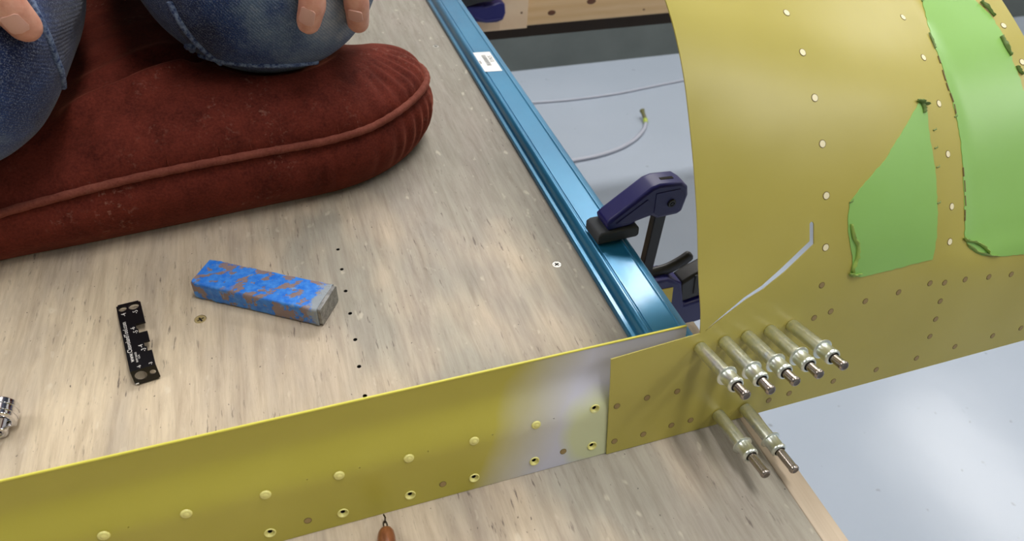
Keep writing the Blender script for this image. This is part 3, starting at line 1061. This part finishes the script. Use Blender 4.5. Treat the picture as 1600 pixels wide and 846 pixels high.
# ------------------------------------------------------------------ far bench, offcut, far clamp
bench = thing('far_workbench', 'pine framed workbench by the far wall with knotty front board', 'workbench', (.8, 1.5, FLOOR))
boxo('front_board', (-.6, 1.14, -.205), (3.0, 1.178, -.115), PINE, bench, .003)
boxo('bench_top', (-.6, 1.145, -.1145), (3.0, 1.40, -.097), BIRCH, bench, .001)
boxo('rear_board', (-.6, 1.36, at_y(900, 50, 1.36).z), (3.0, 1.40, -.115), DARKWOOD, bench)  # strip coloured dark for the shade below the bench top
for x in (-.58, 2.9):
    boxo('bench_leg', (x, 1.18, FLOOR), (x + .09, 1.22, -.115), DARKWOOD, bench)
for (px, py, r) in [(862, 20, .006), (924, 10, .007), (1002, 2, .005), (1006, 15, .002)]:
    p = at_y(px, py - 8 if py < 12 else py, 1.1399)
    if -.2 < p.z < -.118:
        link('knot', lathe([(0, .0005), (r * .7, .0005), (r, 0)], 14, Matrix.Translation(p) @ frame_z(V((0, -1, 0))) @ Matrix.Diagonal((1.3, .8, 1, 1))), KNOT, bench)
off = boxo('plywood_offcut', (.10, 1.122, -.2005), (.424, 1.1385, -.02), BIRCH, None, .0008)
tag(off, 'pale plywood offcut clamped upright against the far pine workbench', 'board')
hole = at_y(815, 20, 1.1219)
link('nail_hole', lathe([(0, .0001), (.002, .0001), (.002, -.0001)], 10, Matrix.Translation(hole) @ frame_z(V((0, -1, 0)))), KNOT, off)
# far clamp: jaw presses the offcut, bar runs away from us over the bench top
pj = at_y(760, 20, 1.11)
Tf = Matrix.Translation((.318, 1.1215, -.142)) @ Matrix(((1.25, 0, 0, 0), (0, 0, -1.25, 0), (0, -1.25, 0, 0), (0, 0, 0, 1)))
fc = thing('bar_clamp', 'navy blue clamp with black pad holding the plywood offcut on the far bench', 'clamp', (.34, 1.11, -.16), 'blue bar clamps')
FJ = lambda u, v, w: V((u, 1.121 - w, v))
jp = [at_y(*p, 1.095) for p in [(700, 12), (735, 10), (757, 11), (782, 3), (789, 5), (790, 20), (786, 31), (776, 35), (759, 36), (735, 33), (700, 32)]]
o = link('lower_jaw', plate([(p.x, p.z) for p in jp], [], FJ, 0, .028), NAVY, fc)
b = o.modifiers.new('b', 'BEVEL'); b.width = .003; b.segments = 3; b.limit_method = 'ANGLE'
kp = [at_y(*p, 1.09) for p in [(690, -12), (775, -12), (772, 0), (762, 2), (748, 4), (730, 10), (712, 10), (690, 0)]]
o = link('pad', plate([(p.x, p.z) for p in kp], [], FJ, 0, .034), BLACKP, fc)
b = o.modifiers.new('b', 'BEVEL'); b.width = .002; b.segments = 2; b.limit_method = 'ANGLE'
o = link('jaw_ridge', tube([V((p.x, 1.0925, p.z)) for p in [at_y(*q, 1.093) for q in ((742, 27), (758, 33), (770, 31), (785, 29))]], .0016, 8), NAVY, fc, 60)
boxo('bar', (.25, 1.085, -.135), (.262, 1.121, .05), BLACKM, fc, .001)

# ------------------------------------------------------------------ hose and cable on the floor
hs = thing('air_hose', 'pale grey air hose curving over the floor with an olive end fitting', 'hose', tuple(at_z(980, 225, FLOOR)))
hz = FLOOR + .006
pp = [at_z(x, y, hz) for x, y in [(820, 262), (860, 257), (900, 250), (935, 243), (968, 232), (992, 218), (1005, 204), (1009, 192)]]
link('tube', tube(spline(pp, 8), .0052, 10), HOSE, hs, 180)
e1, e2, e3 = at_z(1009, 192, hz), at_z(1008, 186, hz + .006), at_z(1003, 172, hz + .02)
link('fitting_band', tube([e1, e2], .0068, 12), YGREEN, hs, 60)
link('fitting', tube([e2, e2 + (e3 - e2) * .6, e3], [.0055, .0055, .008], 12), OLIVE, hs, 60)
cb = link('floor_cable', tube(spline([at_z(x, y, FLOOR + .004) for x, y in [(780, 162), (840, 160), (900, 155), (960, 147), (1020, 135), (1075, 124), (1150, 108)]], 8), .0032, 8), HOSE, None, 180)
tag(cb, 'thin pale cable crossing the floor near the far wall', 'cable')

# ------------------------------------------------------------------ cushion
cush = thing('cushion', 'maroon velvet cushion with piping under the kneeling person', 'cushion', (-.15, .58, 0))
fp = [(-.195, .399), (-.14, .404), (-.082, .410), (-.03, .416), (.022, .422), (.058, .436), (.087, .460), (.102, .486), (.099, .512), (.078, .532), (.040, .548), (-.02, .610), (-.09, .715), (-.20, .76), (-.33, .74), (-.42, .65), (-.44, .52), (-.40, .43), (-.32, .392), (-.25, .387)]
OUT = [(p.x, p.y) for p in spline([(a, b, 0) for a, b in fp], 30, True)]
HP = .046
KN1, KN2 = V((-.004, .508, .149)), V((-.192, .430, .138))
HIP1, HIP2 = V((-.050, .93, .25)), V((-.225, .93, .25))
LEGS = [(KN1, .080, KN1 + V((-.006, .07, .006)), .084), (KN1 + V((-.02, .02, -.016)), .059, KN1 + V((-.03, .10, -.035)), .056), (KN1 + V((-.03, .10, -.035)), .056, V((-.03, .78, .116)), .053),
        (KN2, .075, KN2 + V((0, .07, .008)), .081), (KN2 + V((.0, .02, -.016)), .059, KN2 + V((0, .10, -.03)), .056), (KN2 + V((0, .10, -.03)), .056, V((-.20, .78, .116)), .053),
        (KN1 + V((-.006, .07, .006)), .084, (KN1 + HIP1) / 2 + V((0, 0, .008)), .084), (KN2 + V((0, .07, .008)), .081, (KN2 + HIP2) / 2 + V((0, 0, .008)), .084)]
def pipe_z(x, y):
    # piping line dips to the left where the cushion is squashed, rises a little at the right end
    t = max(0, min(1, (-.06 - x) / .16))
    return HP + .002 - .017 * t * t + .004 * max(0, min(1, (x - .05) / .05))
# distance to outline via kd
from mathutils.kdtree import KDTree
kd = KDTree(len(OUT))
for i, p in enumerate(OUT): kd.insert((p[0], p[1], 0), i)
kd.balance()
def gather(x, y, d):
    # radial puckers of the fabric near the right-hand end
    a = math.atan2(y - .505, x - .035)
    g = 0
    wgt = max(0, 1 - abs(d - .013) / .024) * max(0, min(1, (x - .03) / .03))
    for (a0, w, am) in ((-.95, .035, 1), (-.78, .03, .8), (-.62, .03, 1), (-.47, .03, .9), (-.3, .035, .7), (-1.12, .03, .6), (-.15, .03, .5), (-1.35, .03, .7)):
        g -= am * math.exp(-((a - a0 + .6 * (d - .01) / .03 * .1) / (w * 1.7)) ** 2)
    return g * wgt
def top_z(x, y):
    d = kd.find((x, y, 0))[2]
    r = .055
    t = min(1, d / r)
    puff = math.sqrt(max(0, 1 - (1 - t) ** 2)) * (.036 - .006 * max(0, min(1, (x - .02) / .04)))
    z = pipe_z(x, y) + puff
    z += gather(x, y, d) * .0038
    z += .0022 * noise.noise(V((x * 22, y * 22, 1))) * t
    # ridge of pushed-up fabric beside the right-hand leg, sunk places under both legs
    def capsule(px, py, ax, ay, bx, by, rad):
        ab = V((bx - ax, by - ay))
        tt = max(0, min(1, V((px - ax, py - ay)).dot(ab) / ab.dot(ab)))
        dd = (V((px - ax, py - ay)) - ab * tt).length
        return math.exp(-(dd / rad) ** 2)
    z -= .006 * capsule(x, y, KN1.x, KN1.y + .02, -.06, .9, .055)
    z -= .014 * capsule(x, y, KN2.x, KN2.y + .005, -.2, .9, .062)
    z += .008 * capsule(x, y, -.128, .446, -.066, .474, .010)
    z += .003 * capsule(x, y, -.118, .432, -.090, .452, .005)
    z -= .007 * capsule(x, y, -.110, .475, -.06, .50, .010)
    z += .003 * capsule(x, y, -.125, .49, -.08, .515, .008)
    z -= .004 * capsule(x, y, -.15, .42, -.10, .447, .012)
    # the velvet lies exactly against the undersides of both legs
    for (A_, ra, B_, rb) in LEGS:
        dxy = V((B_.x - A_.x, B_.y - A_.y))
        tt = max(0, min(1, V((x - A_.x, y - A_.y)).dot(dxy) / dxy.dot(dxy)))
        c_ = A_.lerp(B_, tt)
        rr_ = ra + (rb - ra) * tt
        dd = V((x - c_.x, y - c_.y)).length
        if dd < rr_:
            z = min(z, max(.012, c_.z - math.sqrt(rr_ * rr_ - dd * dd) - .0015))
    # soft folds running forward from the left-hand knee
    for (k, (ax, ay, bx, by)) in enumerate([(-.128, .425, -.105, .452), (-.118, .418, -.090, .450)]):
        z += .0016 * capsule(x, y, ax, ay, bx, by, .004)
    for ox, oy in ((0, 0), (.004, 0), (-.004, 0), (0, .004), (0, -.004)):
        h = JT.ray_cast(V((x + ox, y + oy, -.2)), V((0, 0, 1)))[0]
        if h is not None and h.z < .14:
            z = min(z, max(.012, h.z - .0012))
    return z
# side panel
bm = bmesh.new()
NS = 9
rings = []
n = len(OUT)
for k in range(NS + 1):
    t = k / NS
    ring = []
    for i, p in enumerate(OUT):
        a, b = V(OUT[i - 1]), V(OUT[(i + 1) % n])
        tg = (b - a).normalized()
        nn = V((tg.y, -tg.x))
        zt = pipe_z(*p) + .001
        off = .0085 * math.sin(math.pi * min(1, (t * .9 + .1))) - .010 * (1 - t) ** 2.2
        if t > .8: off -= .0015
        ga = gather(p[0], p[1], .012) * .0026 * math.sin(math.pi * t)
        ga += -.0014 * math.exp(-((p[0] - .010) / .0022) ** 2) * (p[1] < .46) * math.sin(math.pi * min(1, t * 1.0)) - .0014 * math.exp(-((p[0] - .020) / .0022) ** 2) * (p[1] < .46) * math.sin(math.pi * t)
        q = V(p) + nn * (off + ga + .0012 * noise.noise(V((p[0] * 30, p[1] * 30, t * 2))) * math.sin(math.pi * t))
        ring.append(bm.verts.new((q.x, q.y, zt * t + .0002)))
    rings.append(ring)
for a, b in zip(rings, rings[1:]):
    for i in range(n):
        bm.faces.new([a[i], a[(i + 1) % n], b[(i + 1) % n], b[i]])
bm.faces.new(rings[0][::-1])
link('side_panel', bm, VELVET, cush, 70)
pts = [V((p[0], p[1], pipe_z(*p) + .0006)) for p in OUT]
bm = bmesh.new()
rings = []
for i, p in enumerate(pts):
    t = (pts[(i + 1) % n] - pts[i - 1]).normalized()
    x = t.cross(V((0, 0, 1))).normalized()
    y = x.cross(t)
    rr = .0027 * (1 + .05 * math.sin(i * .9))
    rings.append([bm.verts.new(p + x * .0012 + (x * math.cos(a) + y * math.sin(a)) * rr) for a in [2 * math.pi * k / 10 for k in range(10)]])
for i in range(n):
    a, b = rings[i], rings[(i + 1) % n]
    for k in range(10):
        bm.faces.new([a[k], a[(k + 1) % 10], b[(k + 1) % 10], b[k]])
link('piping', bm, PIPE, cush, 180)

# ------------------------------------------------------------------ person kneeling
per = thing('person', 'person in faded blue jeans kneeling on the maroon cushion with hands on the knees', 'person', (-.11, .7, .0))
DENIM = mk_denim('denim', [((KN1.x + .050, KN1.y - .068, KN1.z - .01), .098), ((KN2.x - .010, KN2.y - .070, KN2.z - .04), .075)])
DENIMS = M('denim_seam', srgb(44, 66, 112), .8)
DENIMS.color(DENIMS.ramp(DENIMS.noise(500, 2, .6), [(.35, srgb(30, 50, 96)), (.65, srgb(120, 138, 168))]))
DENIMS = DENIMS.m
STITCH = M('stitching', srgb(160, 158, 150), .7).m
HIP1, HIP2 = V((-.050, .93, .25)), V((-.225, .93, .25))
bm = bmesh.new()
capsule_chain(bm, [(KN1, .083), (KN1 + V((-.006, .07, .006)), .086), ((KN1 + HIP1) / 2 + V((0, 0, .008)), .082), (HIP1, .098)])
capsule_chain(bm, [(KN1 + V((-.02, .02, -.016)), .060), (KN1 + V((-.03, .10, -.035)), .055), (V((-.03, .78, .116)), .052), (V((-.035, .93, .06)), .04)])
capsule_chain(bm, [(KN2, .077), (KN2 + V((0, .07, .008)), .083), ((KN2 + HIP2) / 2 + V((0, 0, .008)), .083), (HIP2, .098)])
capsule_chain(bm, [(KN2 + V((.0, .02, -.016)), .060), (KN2 + V((0, .10, -.03)), .055), (V((-.20, .78, .116)), .052), (V((-.20, .93, .06)), .04)])
capsule_chain(bm, [(HIP1, .10), (V((-.137, .95, .30)), .115), (HIP2, .10)])
capsule_chain(bm, [(V((-.075, .95, .34)), .105), (V((-.155, .95, .34)), .105)])
jeans = remeshed('jeans', bm, .004, DENIM, per, 14, .8)
_nrm = [v.normal.copy() for v in jeans.data.vertices]
_pos = [v.co.copy() for v in jeans.data.vertices]
for v, p, nn in zip(jeans.data.vertices, _pos, _nrm):
    w = noise.noise(V((p.x * 18, p.y * 9, p.z * 18))) * .010 + noise.noise(V((p.x * 40 + 3, p.y * 16, p.z * 40))) * .0045 - abs(noise.noise(V((p.x * 26, p.y * 9, p.z * 30 + 4)))) * .006
    w *= 1 if nn.z > -.2 else .1
    kn = min((p - KN1).length, (p - KN2).length)
    v.co = p + nn * w * max(.25, min(1, (kn - .05) / .1))
JT = bvh_of(jeans)
# the velvet top is shaped by the legs that rest on it
bm = plate(OUT, [], lambda u, v, w: V((u, v, top_z(u, v) + w)), -.002, 0, grid=.0024)
link('top_panel', bm, VELVET, cush, 60)
def seam(pxs, r, name='seam', mat=None, flat=.6):
    pts = []
    for p in spline([(a, b, 0) for a, b in pxs], 6):
        h, nn = hit(JT, p.x, p.y)
        if h is not None: pts.append(h + nn * r * .2)
    for _ in range(4):
        pts = pts[:1] + [(pts[i - 1] + 2 * pts[i] + pts[i + 1]) / 4 for i in range(1, len(pts) - 1)] + pts[-1:]
    if len(pts) > 2:
        return link(name, tube(pts, r, 8), mat or DENIMS, jeans, 60)
seam([(46, 0), (60, 28), (74, 58), (86, 92), (95, 115), (97, 140), (88, 172), (70, 208), (52, 240)], .0020)
seam([(266, 2), (280, 30), (300, 58), (322, 80), (345, 98)], .0020)
seam([(212, 4), (236, 30), (256, 56), (276, 70), (300, 72)], .0024)
seam([(302, 70), (300, 82), (303, 98)], .0022)
seam([(308, 84), (350, 96), (400, 101), (450, 101), (500, 96)], .0018)
# hands and body
def knee_pt(K, x, phi, lift):
    rr = .072 + lift
    dx = x - K.x
    rad = math.sqrt(max(.0001, rr * rr - dx * dx * .8))
    return V((x, K.y - rad * math.cos(phi), K.z + rad * math.sin(phi)))
def on_leg(px, py, lift):
    h, nn = hit(JT, px, py)
    return h + nn * lift if h is not None else None
bb = bmesh.new()
tips = []
def finger(tip_px, dip_px, up, spread, r0, K):
    T = on_leg(*tip_px, r0 * .75)
    Dp = on_leg(*dip_px, r0 * 1.15)
    d = (Dp - T).normalized()
    pip = Dp + (d * .6 + V((spread * .4, .35, .75)).normalized() * .5).normalized() * .026
    mcp = pip + V((spread, .75, .55)).normalized() * .042
    capsule_chain(bb, [(T, r0), ((T + Dp) / 2, r0 * 1.04), (Dp, r0 * 1.10), ((Dp + pip) / 2, r0 * 1.02), (pip, r0 * 1.17), (mcp, r0 * 1.25)])
    tips.append((T, Dp, r0))
    return mcp
def hand(fs, wrist, elbow, thumb):
    mc = [finger(*f) for f in fs]
    for m_ in mc:
        capsule_chain(bb, [(m_, .0105), ((m_ + wrist) / 2, .0135), (wrist, .016)])
    for a, b in zip(mc, mc[1:]):
        capsule_chain(bb, [(a, .0100), (b, .0100)])
    if thumb:
        capsule_chain(bb, [(wrist, .016), (thumb[0], .0125), (thumb[1], .0105), (thumb[2], .0085)])
    capsule_chain(bb, [(wrist, .021), ((wrist + elbow) / 2, .031), (elbow, .038)])
# right-hand side of the picture: two finger tips in view (two more hang beyond the knee's far side)
m1 = (476, 26), (478, -4), 0, 0, .0076, KN1
m2 = (549, 26), (542, -4), 0, 0, .0076, KN1
w1 = V((.010, .61, .262))
hand([m1, m2], w1, V((.12, .90, .42)), None)
kx = KN1
for (x_, a_) in ((-.008, .0), (.034, .0)):
    pass
# ring of the other fingers of that hand, resting on top of the knee
for (bx, by, bz, r0) in ((KN1.x - .012, KN1.y - .030, KN1.z + .075, .0078), (KN1.x + .020, KN1.y - .040, KN1.z + .078, .0082)):
    b0 = V((bx, by, bz))
    capsule_chain(bb, [(b0 + V((0, -.020, -.022)), r0), (b0 + V((0, -.010, .000)), r0 * 1.1), (b0 + V((0, .014, .012)), r0 * 1.15), (b0 + V((0, .050, .016)), r0 * 1.25), (w1, .015)])
capsule_chain(bb, [(w1, .016), (w1 + V((-.035, -.03, -.012)), .013), (w1 + V((-.052, -.055, -.03)), .0105), (w1 + V((-.058, -.075, -.05)), .0085)])
# left-hand side of the picture
w2 = V((-.215, .53, .250))
hand([((22, 41), (-10, 14), 0, -.1, .0084, KN2)], w2, V((-.36, .86, .42)), None)
for (bx, by, bz) in ((KN2.x - .030, KN2.y - .035, KN2.z + .075), (KN2.x - .052, KN2.y - .028, KN2.z + .068), (KN2.x - .072, KN2.y - .015, KN2.z + .055)):
    b0 = V((bx, by, bz))
    capsule_chain(bb, [(b0 + V((0, -.024, -.022)), .0078), (b0 + V((0, -.010, .004)), .0086), (b0 + V((.002, .016, .014)), .009), (b0 + V((.006, .05, .014)), .0100), (w2, .015)])
capsule_chain(bb, [(w2, .016), (w2 + V((.035, -.02, -.01)), .0125), (w2 + V((.05, -.045, -.03)), .0105), (w2 + V((.054, -.066, -.046)), .0085)])
# neck and head
hc = V((-.115, .875, .965))
capsule_chain(bb, [(V((-.115, .93, .78)), .058), (V((-.115, .91, .88)), .055)])
for (o_, r) in ((V((0, .015, .03)), .078), (V((0, -.02, .02)), .070), (V((0, -.02, -.045)), .055), (V((0, -.045, -.075)), .035), (V((.03, -.05, -.02)), .035), (V((-.03, -.05, -.02)), .035)):
    s = bmesh.ops.create_icosphere(bb, subdivisions=3, radius=r)
    bmesh.ops.translate(bb, vec=hc + o_, verts=s['verts'])
capsule_chain(bb, [(hc + V((0, -.085, .012)), .008), (hc + V((0, -.102, -.022)), .013)])
for sx_ in (-1, 1):
    capsule_chain(bb, [(hc + V((sx_ * .078, .01, .012)), .012), (hc + V((sx_ * .080, .006, -.02)), .008)])
body = remeshed('body', bb, .0021, SKIN, per, 5, .6)
BT = bvh_of(body)
for sx_ in (-1, 1):
    s = lathe([(0, .0115), (.006, .0100), (.010, .006), (.0115, 0), (.010, -.006), (0, -.0115)], 16, Matrix.Translation(hc + V((sx_ * .032, -.078, .010))))
    link('eye', s, EYEW, body, 180)
    link('iris', lathe([(0, .0006), (.005, .0003), (.0055, -.001)], 14, Matrix.Translation(hc + V((sx_ * .032, -.0893, .010))) @ frame_z(V((0, -1, 0)))), HAIR, body, 60)
link('mouth', tube([hc + V((-.022, -.078, -.055)), hc + V((0, -.088, -.056)), hc + V((.022, -.078, -.055))], [.003, .0055, .003], 10), LIP, body, 60)
bm = bmesh.new()
for (o_, r) in ((V((0, .03, .045)), .082), (V((0, .05, .0)), .074), (V((0, -.02, .065)), .064)):
    s = bmesh.ops.create_icosphere(bm, subdivisions=3, radius=r)
    bmesh.ops.translate(bm, vec=hc + o_, verts=s['verts'])
remeshed('hair', bm, .006, HAIR, per, 3, .5)
bm = bmesh.new()
capsule_chain(bm, [(V((-.115, .96, .38)), .135), (V((-.115, .965, .55)), .13), (V((-.115, .95, .68)), .135), (V((-.115, .93, .77)), .075)])
for sx_, el, wr in ((1, V((.12, .90, .42)), w1), (-1, V((-.36, .86, .42)), w2)):
    capsule_chain(bm, [(V((-.115 + sx_ * .05, .95, .70)), .10), (V((-.115 + sx_ * .165, .945, .715)), .066), ((V((-.115 + sx_ * .18, .94, .71)) + el) / 2, .058), (el, .052), (el * .55 + wr * .45, .045)])
remeshed('shirt', bm, .010, SHIRT, per, 8, .7)
# nails
for (T, Dp, r0), (npx) in zip(tips, ((479, 28), (555, 27), (25, 40))):
    h, nn = hit(BT, *npx)
    if h is None: continue
    ax = (T - Dp).normalized()
    nz = (nn - ax * nn.dot(ax)).normalized()
    x = ax.cross(nz)
    T4 = Matrix.Translation(h - nz * .0001) @ Matrix((x, ax, nz)).transposed().to_4x4()
    o2 = plate([(-.0042, -.0050), (-.0030, -.0062), (.0030, -.0062), (.0042, -.0050), (.0046, .0030), (.0036, .0050), (0, .0058), (-.0036, .0050), (-.0046, .0030)], [],
               lambda u, v, w: T4 @ V((u, v, w - u * u * 42 - max(0, v) ** 2 * 26)), -.0002, .0006, grid=.0012)
    link('fingernail', o2, NAIL, body, 50)

# ------------------------------------------------------------------ bucking bar
bk = thing('taped_metal_bar', 'rectangular steel bar wrapped in worn blue tape lying on the plywood', 'bar', (-.035, .32, 0))
c0 = [V((-.0785, .3405, 0)), V((-.0635, .3560, 0)), V((.0068, .3135, 0)), V((-.0070, .2945, 0))]
cen = sum(c0, V()) / 4
ux_ = ((c0[2] + c0[3]) - (c0[0] + c0[1])).normalized()
uy_ = V((0, 0, 1)).cross(ux_)
Lb = ((c0[2] + c0[3]) / 2 - (c0[0] + c0[1]) / 2).length
wL, wR = (c0[1] - c0[0]).length, (c0[2] - c0[3]).length
BZ = .0135
Tb = Matrix.Translation(cen) @ Matrix((ux_, uy_, V((0, 0, 1)))).transposed().to_4x4()
def barshape(x0, x1, ex, z0, z1, wa, wb, jit, nx=40, seed=1):
    bm = bmesh.new()
    rings = []
    prof = []
    # rounded rectangle section, normalised
    k = 5
    rr = .0016
    for (sx_, sz, a0) in ((1, -1, -90), (1, 1, 0), (-1, 1, 90), (-1, -1, 180)):
        for i in range(k + 1):
            prof.append((sx_, sz, math.cos(R_(a0 + 90 * i / k)), math.sin(R_(a0 + 90 * i / k))))
        # points between corners
    for i in range(nx + 1):
        x = x0 + (x1 - x0) * i / nx
        hw = (wa + (wb - wa) * (x + Lb / 2) / Lb) / 2 + ex
        ring = []
        full = []
        for j, (sx_, sz, c, s) in enumerate(prof):
            full.append((sx_ * (hw - rr) + c * rr, (z0 + rr if sz < 0 else z1 - rr) + s * rr))
        dense = []
        for j in range(len(full)):
            a, b = V(full[j]), V(full[(j + 1) % len(full)])
            m_ = 8 if (b - a).length > .005 else 1
            for q in range(m_): dense.append(a + (b - a) * q / m_)
        for a in dense:
            j_ = noise.noise(V((x * 160, a.x * 160, a.y * 160 + seed))) * jit
            # wrinkled folds near the left end
            fold = .0005 * math.exp(-((x + Lb / 2 - .014 + a.x * .25) / .0009) ** 2) + .0005 * math.exp(-((x + Lb / 2 - .0105 + a.x * .3) / .0008) ** 2) if jit else 0
            dx = V((a.x, a.y - (z0 + z1) / 2)).normalized()
            p = a + dx * (j_ + fold)
            if p.y < .0002: p.y = .0002
            ring.append(bm.verts.new(Tb @ V((x, p.x, p.y))))
        rings.append(ring)
    m_ = len(rings[0])
    for a, b in zip(rings, rings[1:]):
        for j in range(m_):
            bm.faces.new([a[j], a[(j + 1) % m_], b[(j + 1) % m_], b[j]])
    bm.faces.new(rings[0])
    bm.faces.new(rings[-1][::-1])
    return bm
link('steel_core', barshape(-Lb / 2 + .0008, Lb / 2, 0, .0004, BZ, wL * .94, wR * .94, 0), BARSTEEL, bk, 40)
link('tape_wrap', barshape(-Lb / 2, Lb / 2 - .0022, .0002, .0002, BZ + .0003, wL, wR, .00045, 70), TAPE, bk, 60)

# ------------------------------------------------------------------ rivet gauge
gg = thing('rivet_gauge', 'small black notched rivet gauge with white lettering lying on the plywood', 'gauge', (-.11, .316, 0))
TLp, TRp, BRp, BLp = at_z(181, 478, .004), at_z(218.5, 469, .004), at_z(243, 570, .0085), at_z(203, 582, .0085)
def gfn(u, v, w):
    a = TLp + (TRp - TLp) * u
    b = BLp + (BRp - BLp) * u
    n_ = (TRp - TLp).cross(TLp - BLp).normalized()
    if n_.z < 0: n_ = -n_
    return a + (b - a) * v + n_ * w
gout = [(.07, 0), (.93, 0), (.93, .02), (1, .02), (1, .36), (.60, .36), (.60, .435), (.66, .435), (.66, .50), (1, .50), (1, .645), (.76, .645), (.76, .715), (.83, .715), (.83, .785), (1, .785), (1, 1), (0, 1), (0, .02), (.07, .02)]
link('gauge_plate', plate(gout, [circ(.23, .075, .175, 18, .042), circ(.69, .075, .225, 20, .050)], gfn, -.0012, 0), GAUGE, gg)
gw = (TRp - TLp).length
glen = (BLp - TLp).length
Ex = (BRp - BLp).normalized()
Ed = V((0, 0, -1)) * .93 + (BLp - TLp).normalized() * .36
Ed.normalize()
def gfl(u, v, w):
    nn = Ex.cross(-Ed).normalized()
    return BLp + (BRp - BLp) * u + Ed * (v * .0085) + nn * w
link('gauge_flange', plate([(0, 0), (1, 0), (1, .92), (.93, .92), (.93, 1), (.07, 1), (.07, .92), (0, .92)], [circ(.33, .45, .24, 20, .32), circ(.80, .45, .12, 16, .17)], gfl, -.0012, 0), GAUGE, gg)
def gtext(s, size, u, v, rot=True):
    p = gfn(u, v, .00005)
    y = -(BLp - TLp).normalized()
    z = V((0, 0, 1))
    # the words read from the bottom end towards the top end of the gauge
    xd = y
    zz = (gfn(.5, .5, 1) - gfn(.5, .5, 0)).normalized()
    yd = zz.cross(xd)
    T = Matrix.Translation(p) @ Matrix((xd, yd, zz)).transposed().to_4x4()
    text_obj('printed_lettering', s, size, T, WHITEINK, gg, .00003)
gtext('www.CleavelandTool.com', .0034, .17, .88)
gtext('-4', .0038, .24, .20)
gtext('-5', .0038, .72, .20)
gtext('-6', .0034, .47, .44)
gtext('-5', .0034, .55, .50)
gtext('-4', .0034, .62, .72)
gtext('-3', .0034, .70, .78)
gtext('RIVET GAUGE', .0014, .36, .90)
gtext('U.S.A.', .0014, .46, .86)
gtext('-6', .0028, .38, .985)
gtext('-3', .0026, .84, .985)
bm = bmesh.new()
link('bare_corner', box(bmesh.new(), (0, 0, 0), (.0016, .0012, .0006), 0, Matrix.Translation(gfl(.02, .95, .0001))), WHITEINK, gg)

# ------------------------------------------------------------------ chrome tool at the left border
ch = thing('chrome_clip', 'shiny chrome curled metal fitting at the left edge of the plywood', 'tool', (-.185, .26, 0))
c0_ = at_z(4, 684, 0)
def cring(R, r, zc, a0, a1, tail, flatz=1.0):
    A_ = [R_(a0 + (a1 - a0) * i / 22) for i in range(23)]
    outer = [(R * math.cos(a), zc + R * flatz * math.sin(a)) for a in A_]
    inner = [(r * math.cos(a), zc + r * flatz * math.sin(a)) for a in A_]
    return [(-tail, outer[0][1])] + outer + [(-tail, outer[-1][1]), (-tail, inner[-1][1])] + inner[::-1] + [(-tail, inner[0][1])]
CF = lambda y0: (lambda u, v, w: V((c0_.x + u, c0_.y + y0 + w, v)))
def chromep(nm, out, y0, y1, par):
    o = link(nm, plate(out, [], CF(0), y0, y1), CHROME, par)
    for p in o.data.polygons: p.use_smooth = True
    o.data.set_sharp_from_angle(angle=R_(35))
    b = o.modifiers.new('b', 'BEVEL')
    b.width = .0007
    b.segments = 3
    b.limit_method = 'ANGLE'
    b.angle_limit = R_(50)
    return o
chromep('curled_band', cring(.0088, .0062, .0088, -35, 90, .020), .002, .0125, ch)
chromep('lower_lip', cring(.0040, .0018, .0042, -90, 90, .024, 1.0), -.001, .0065, ch)
chromep('band_rib', cring(.0092, .0080, .0088, -20, 90, .020), .0045, .0058, ch)
chromep('band_rib', cring(.0092, .0080, .0088, -20, 90, .020), .0085, .0098, ch)
# ------------------------------------------------------------------ amber handle at the bottom border
ah = thing('amber_toggle', 'small amber brown rounded toggle with a dark wire loop below the yellow strip', 'toggle', (.01, .12, 0))
b0 = at_z(603, 826, .0035)
axh = (at_z(606, 880, .0045) - b0).normalized()
link('toggle_body', lathe(mm_([(0, 0), (1.2, .1), (2.6, .9), (3.5, 2.4), (4.0, 5), (4.2, 9), (4.1, 14), (3.4, 20), (2.2, 23), (0, 24)]), 28, Matrix.Translation(b0 + V((0, 0, .0008))) @ frame_z(axh)), AMBER, ah, 60)
ringp = [b0 + V((.0008 * math.cos(a), .0010 + .0022 * math.sin(a), .001)) for a in [2 * math.pi * k / 14 for k in range(15)]]
link('wire_loop', tube(ringp, .00035, 6, caps=False), WIRE, ah, 180)
link('wire_tail', tube([b0 + V((0, .002, .001)), b0 + V((.0006, .0045, .0015)), b0 + V((.0002, .0065, .0006))], .0004, 6), WIRE, ah, 180)
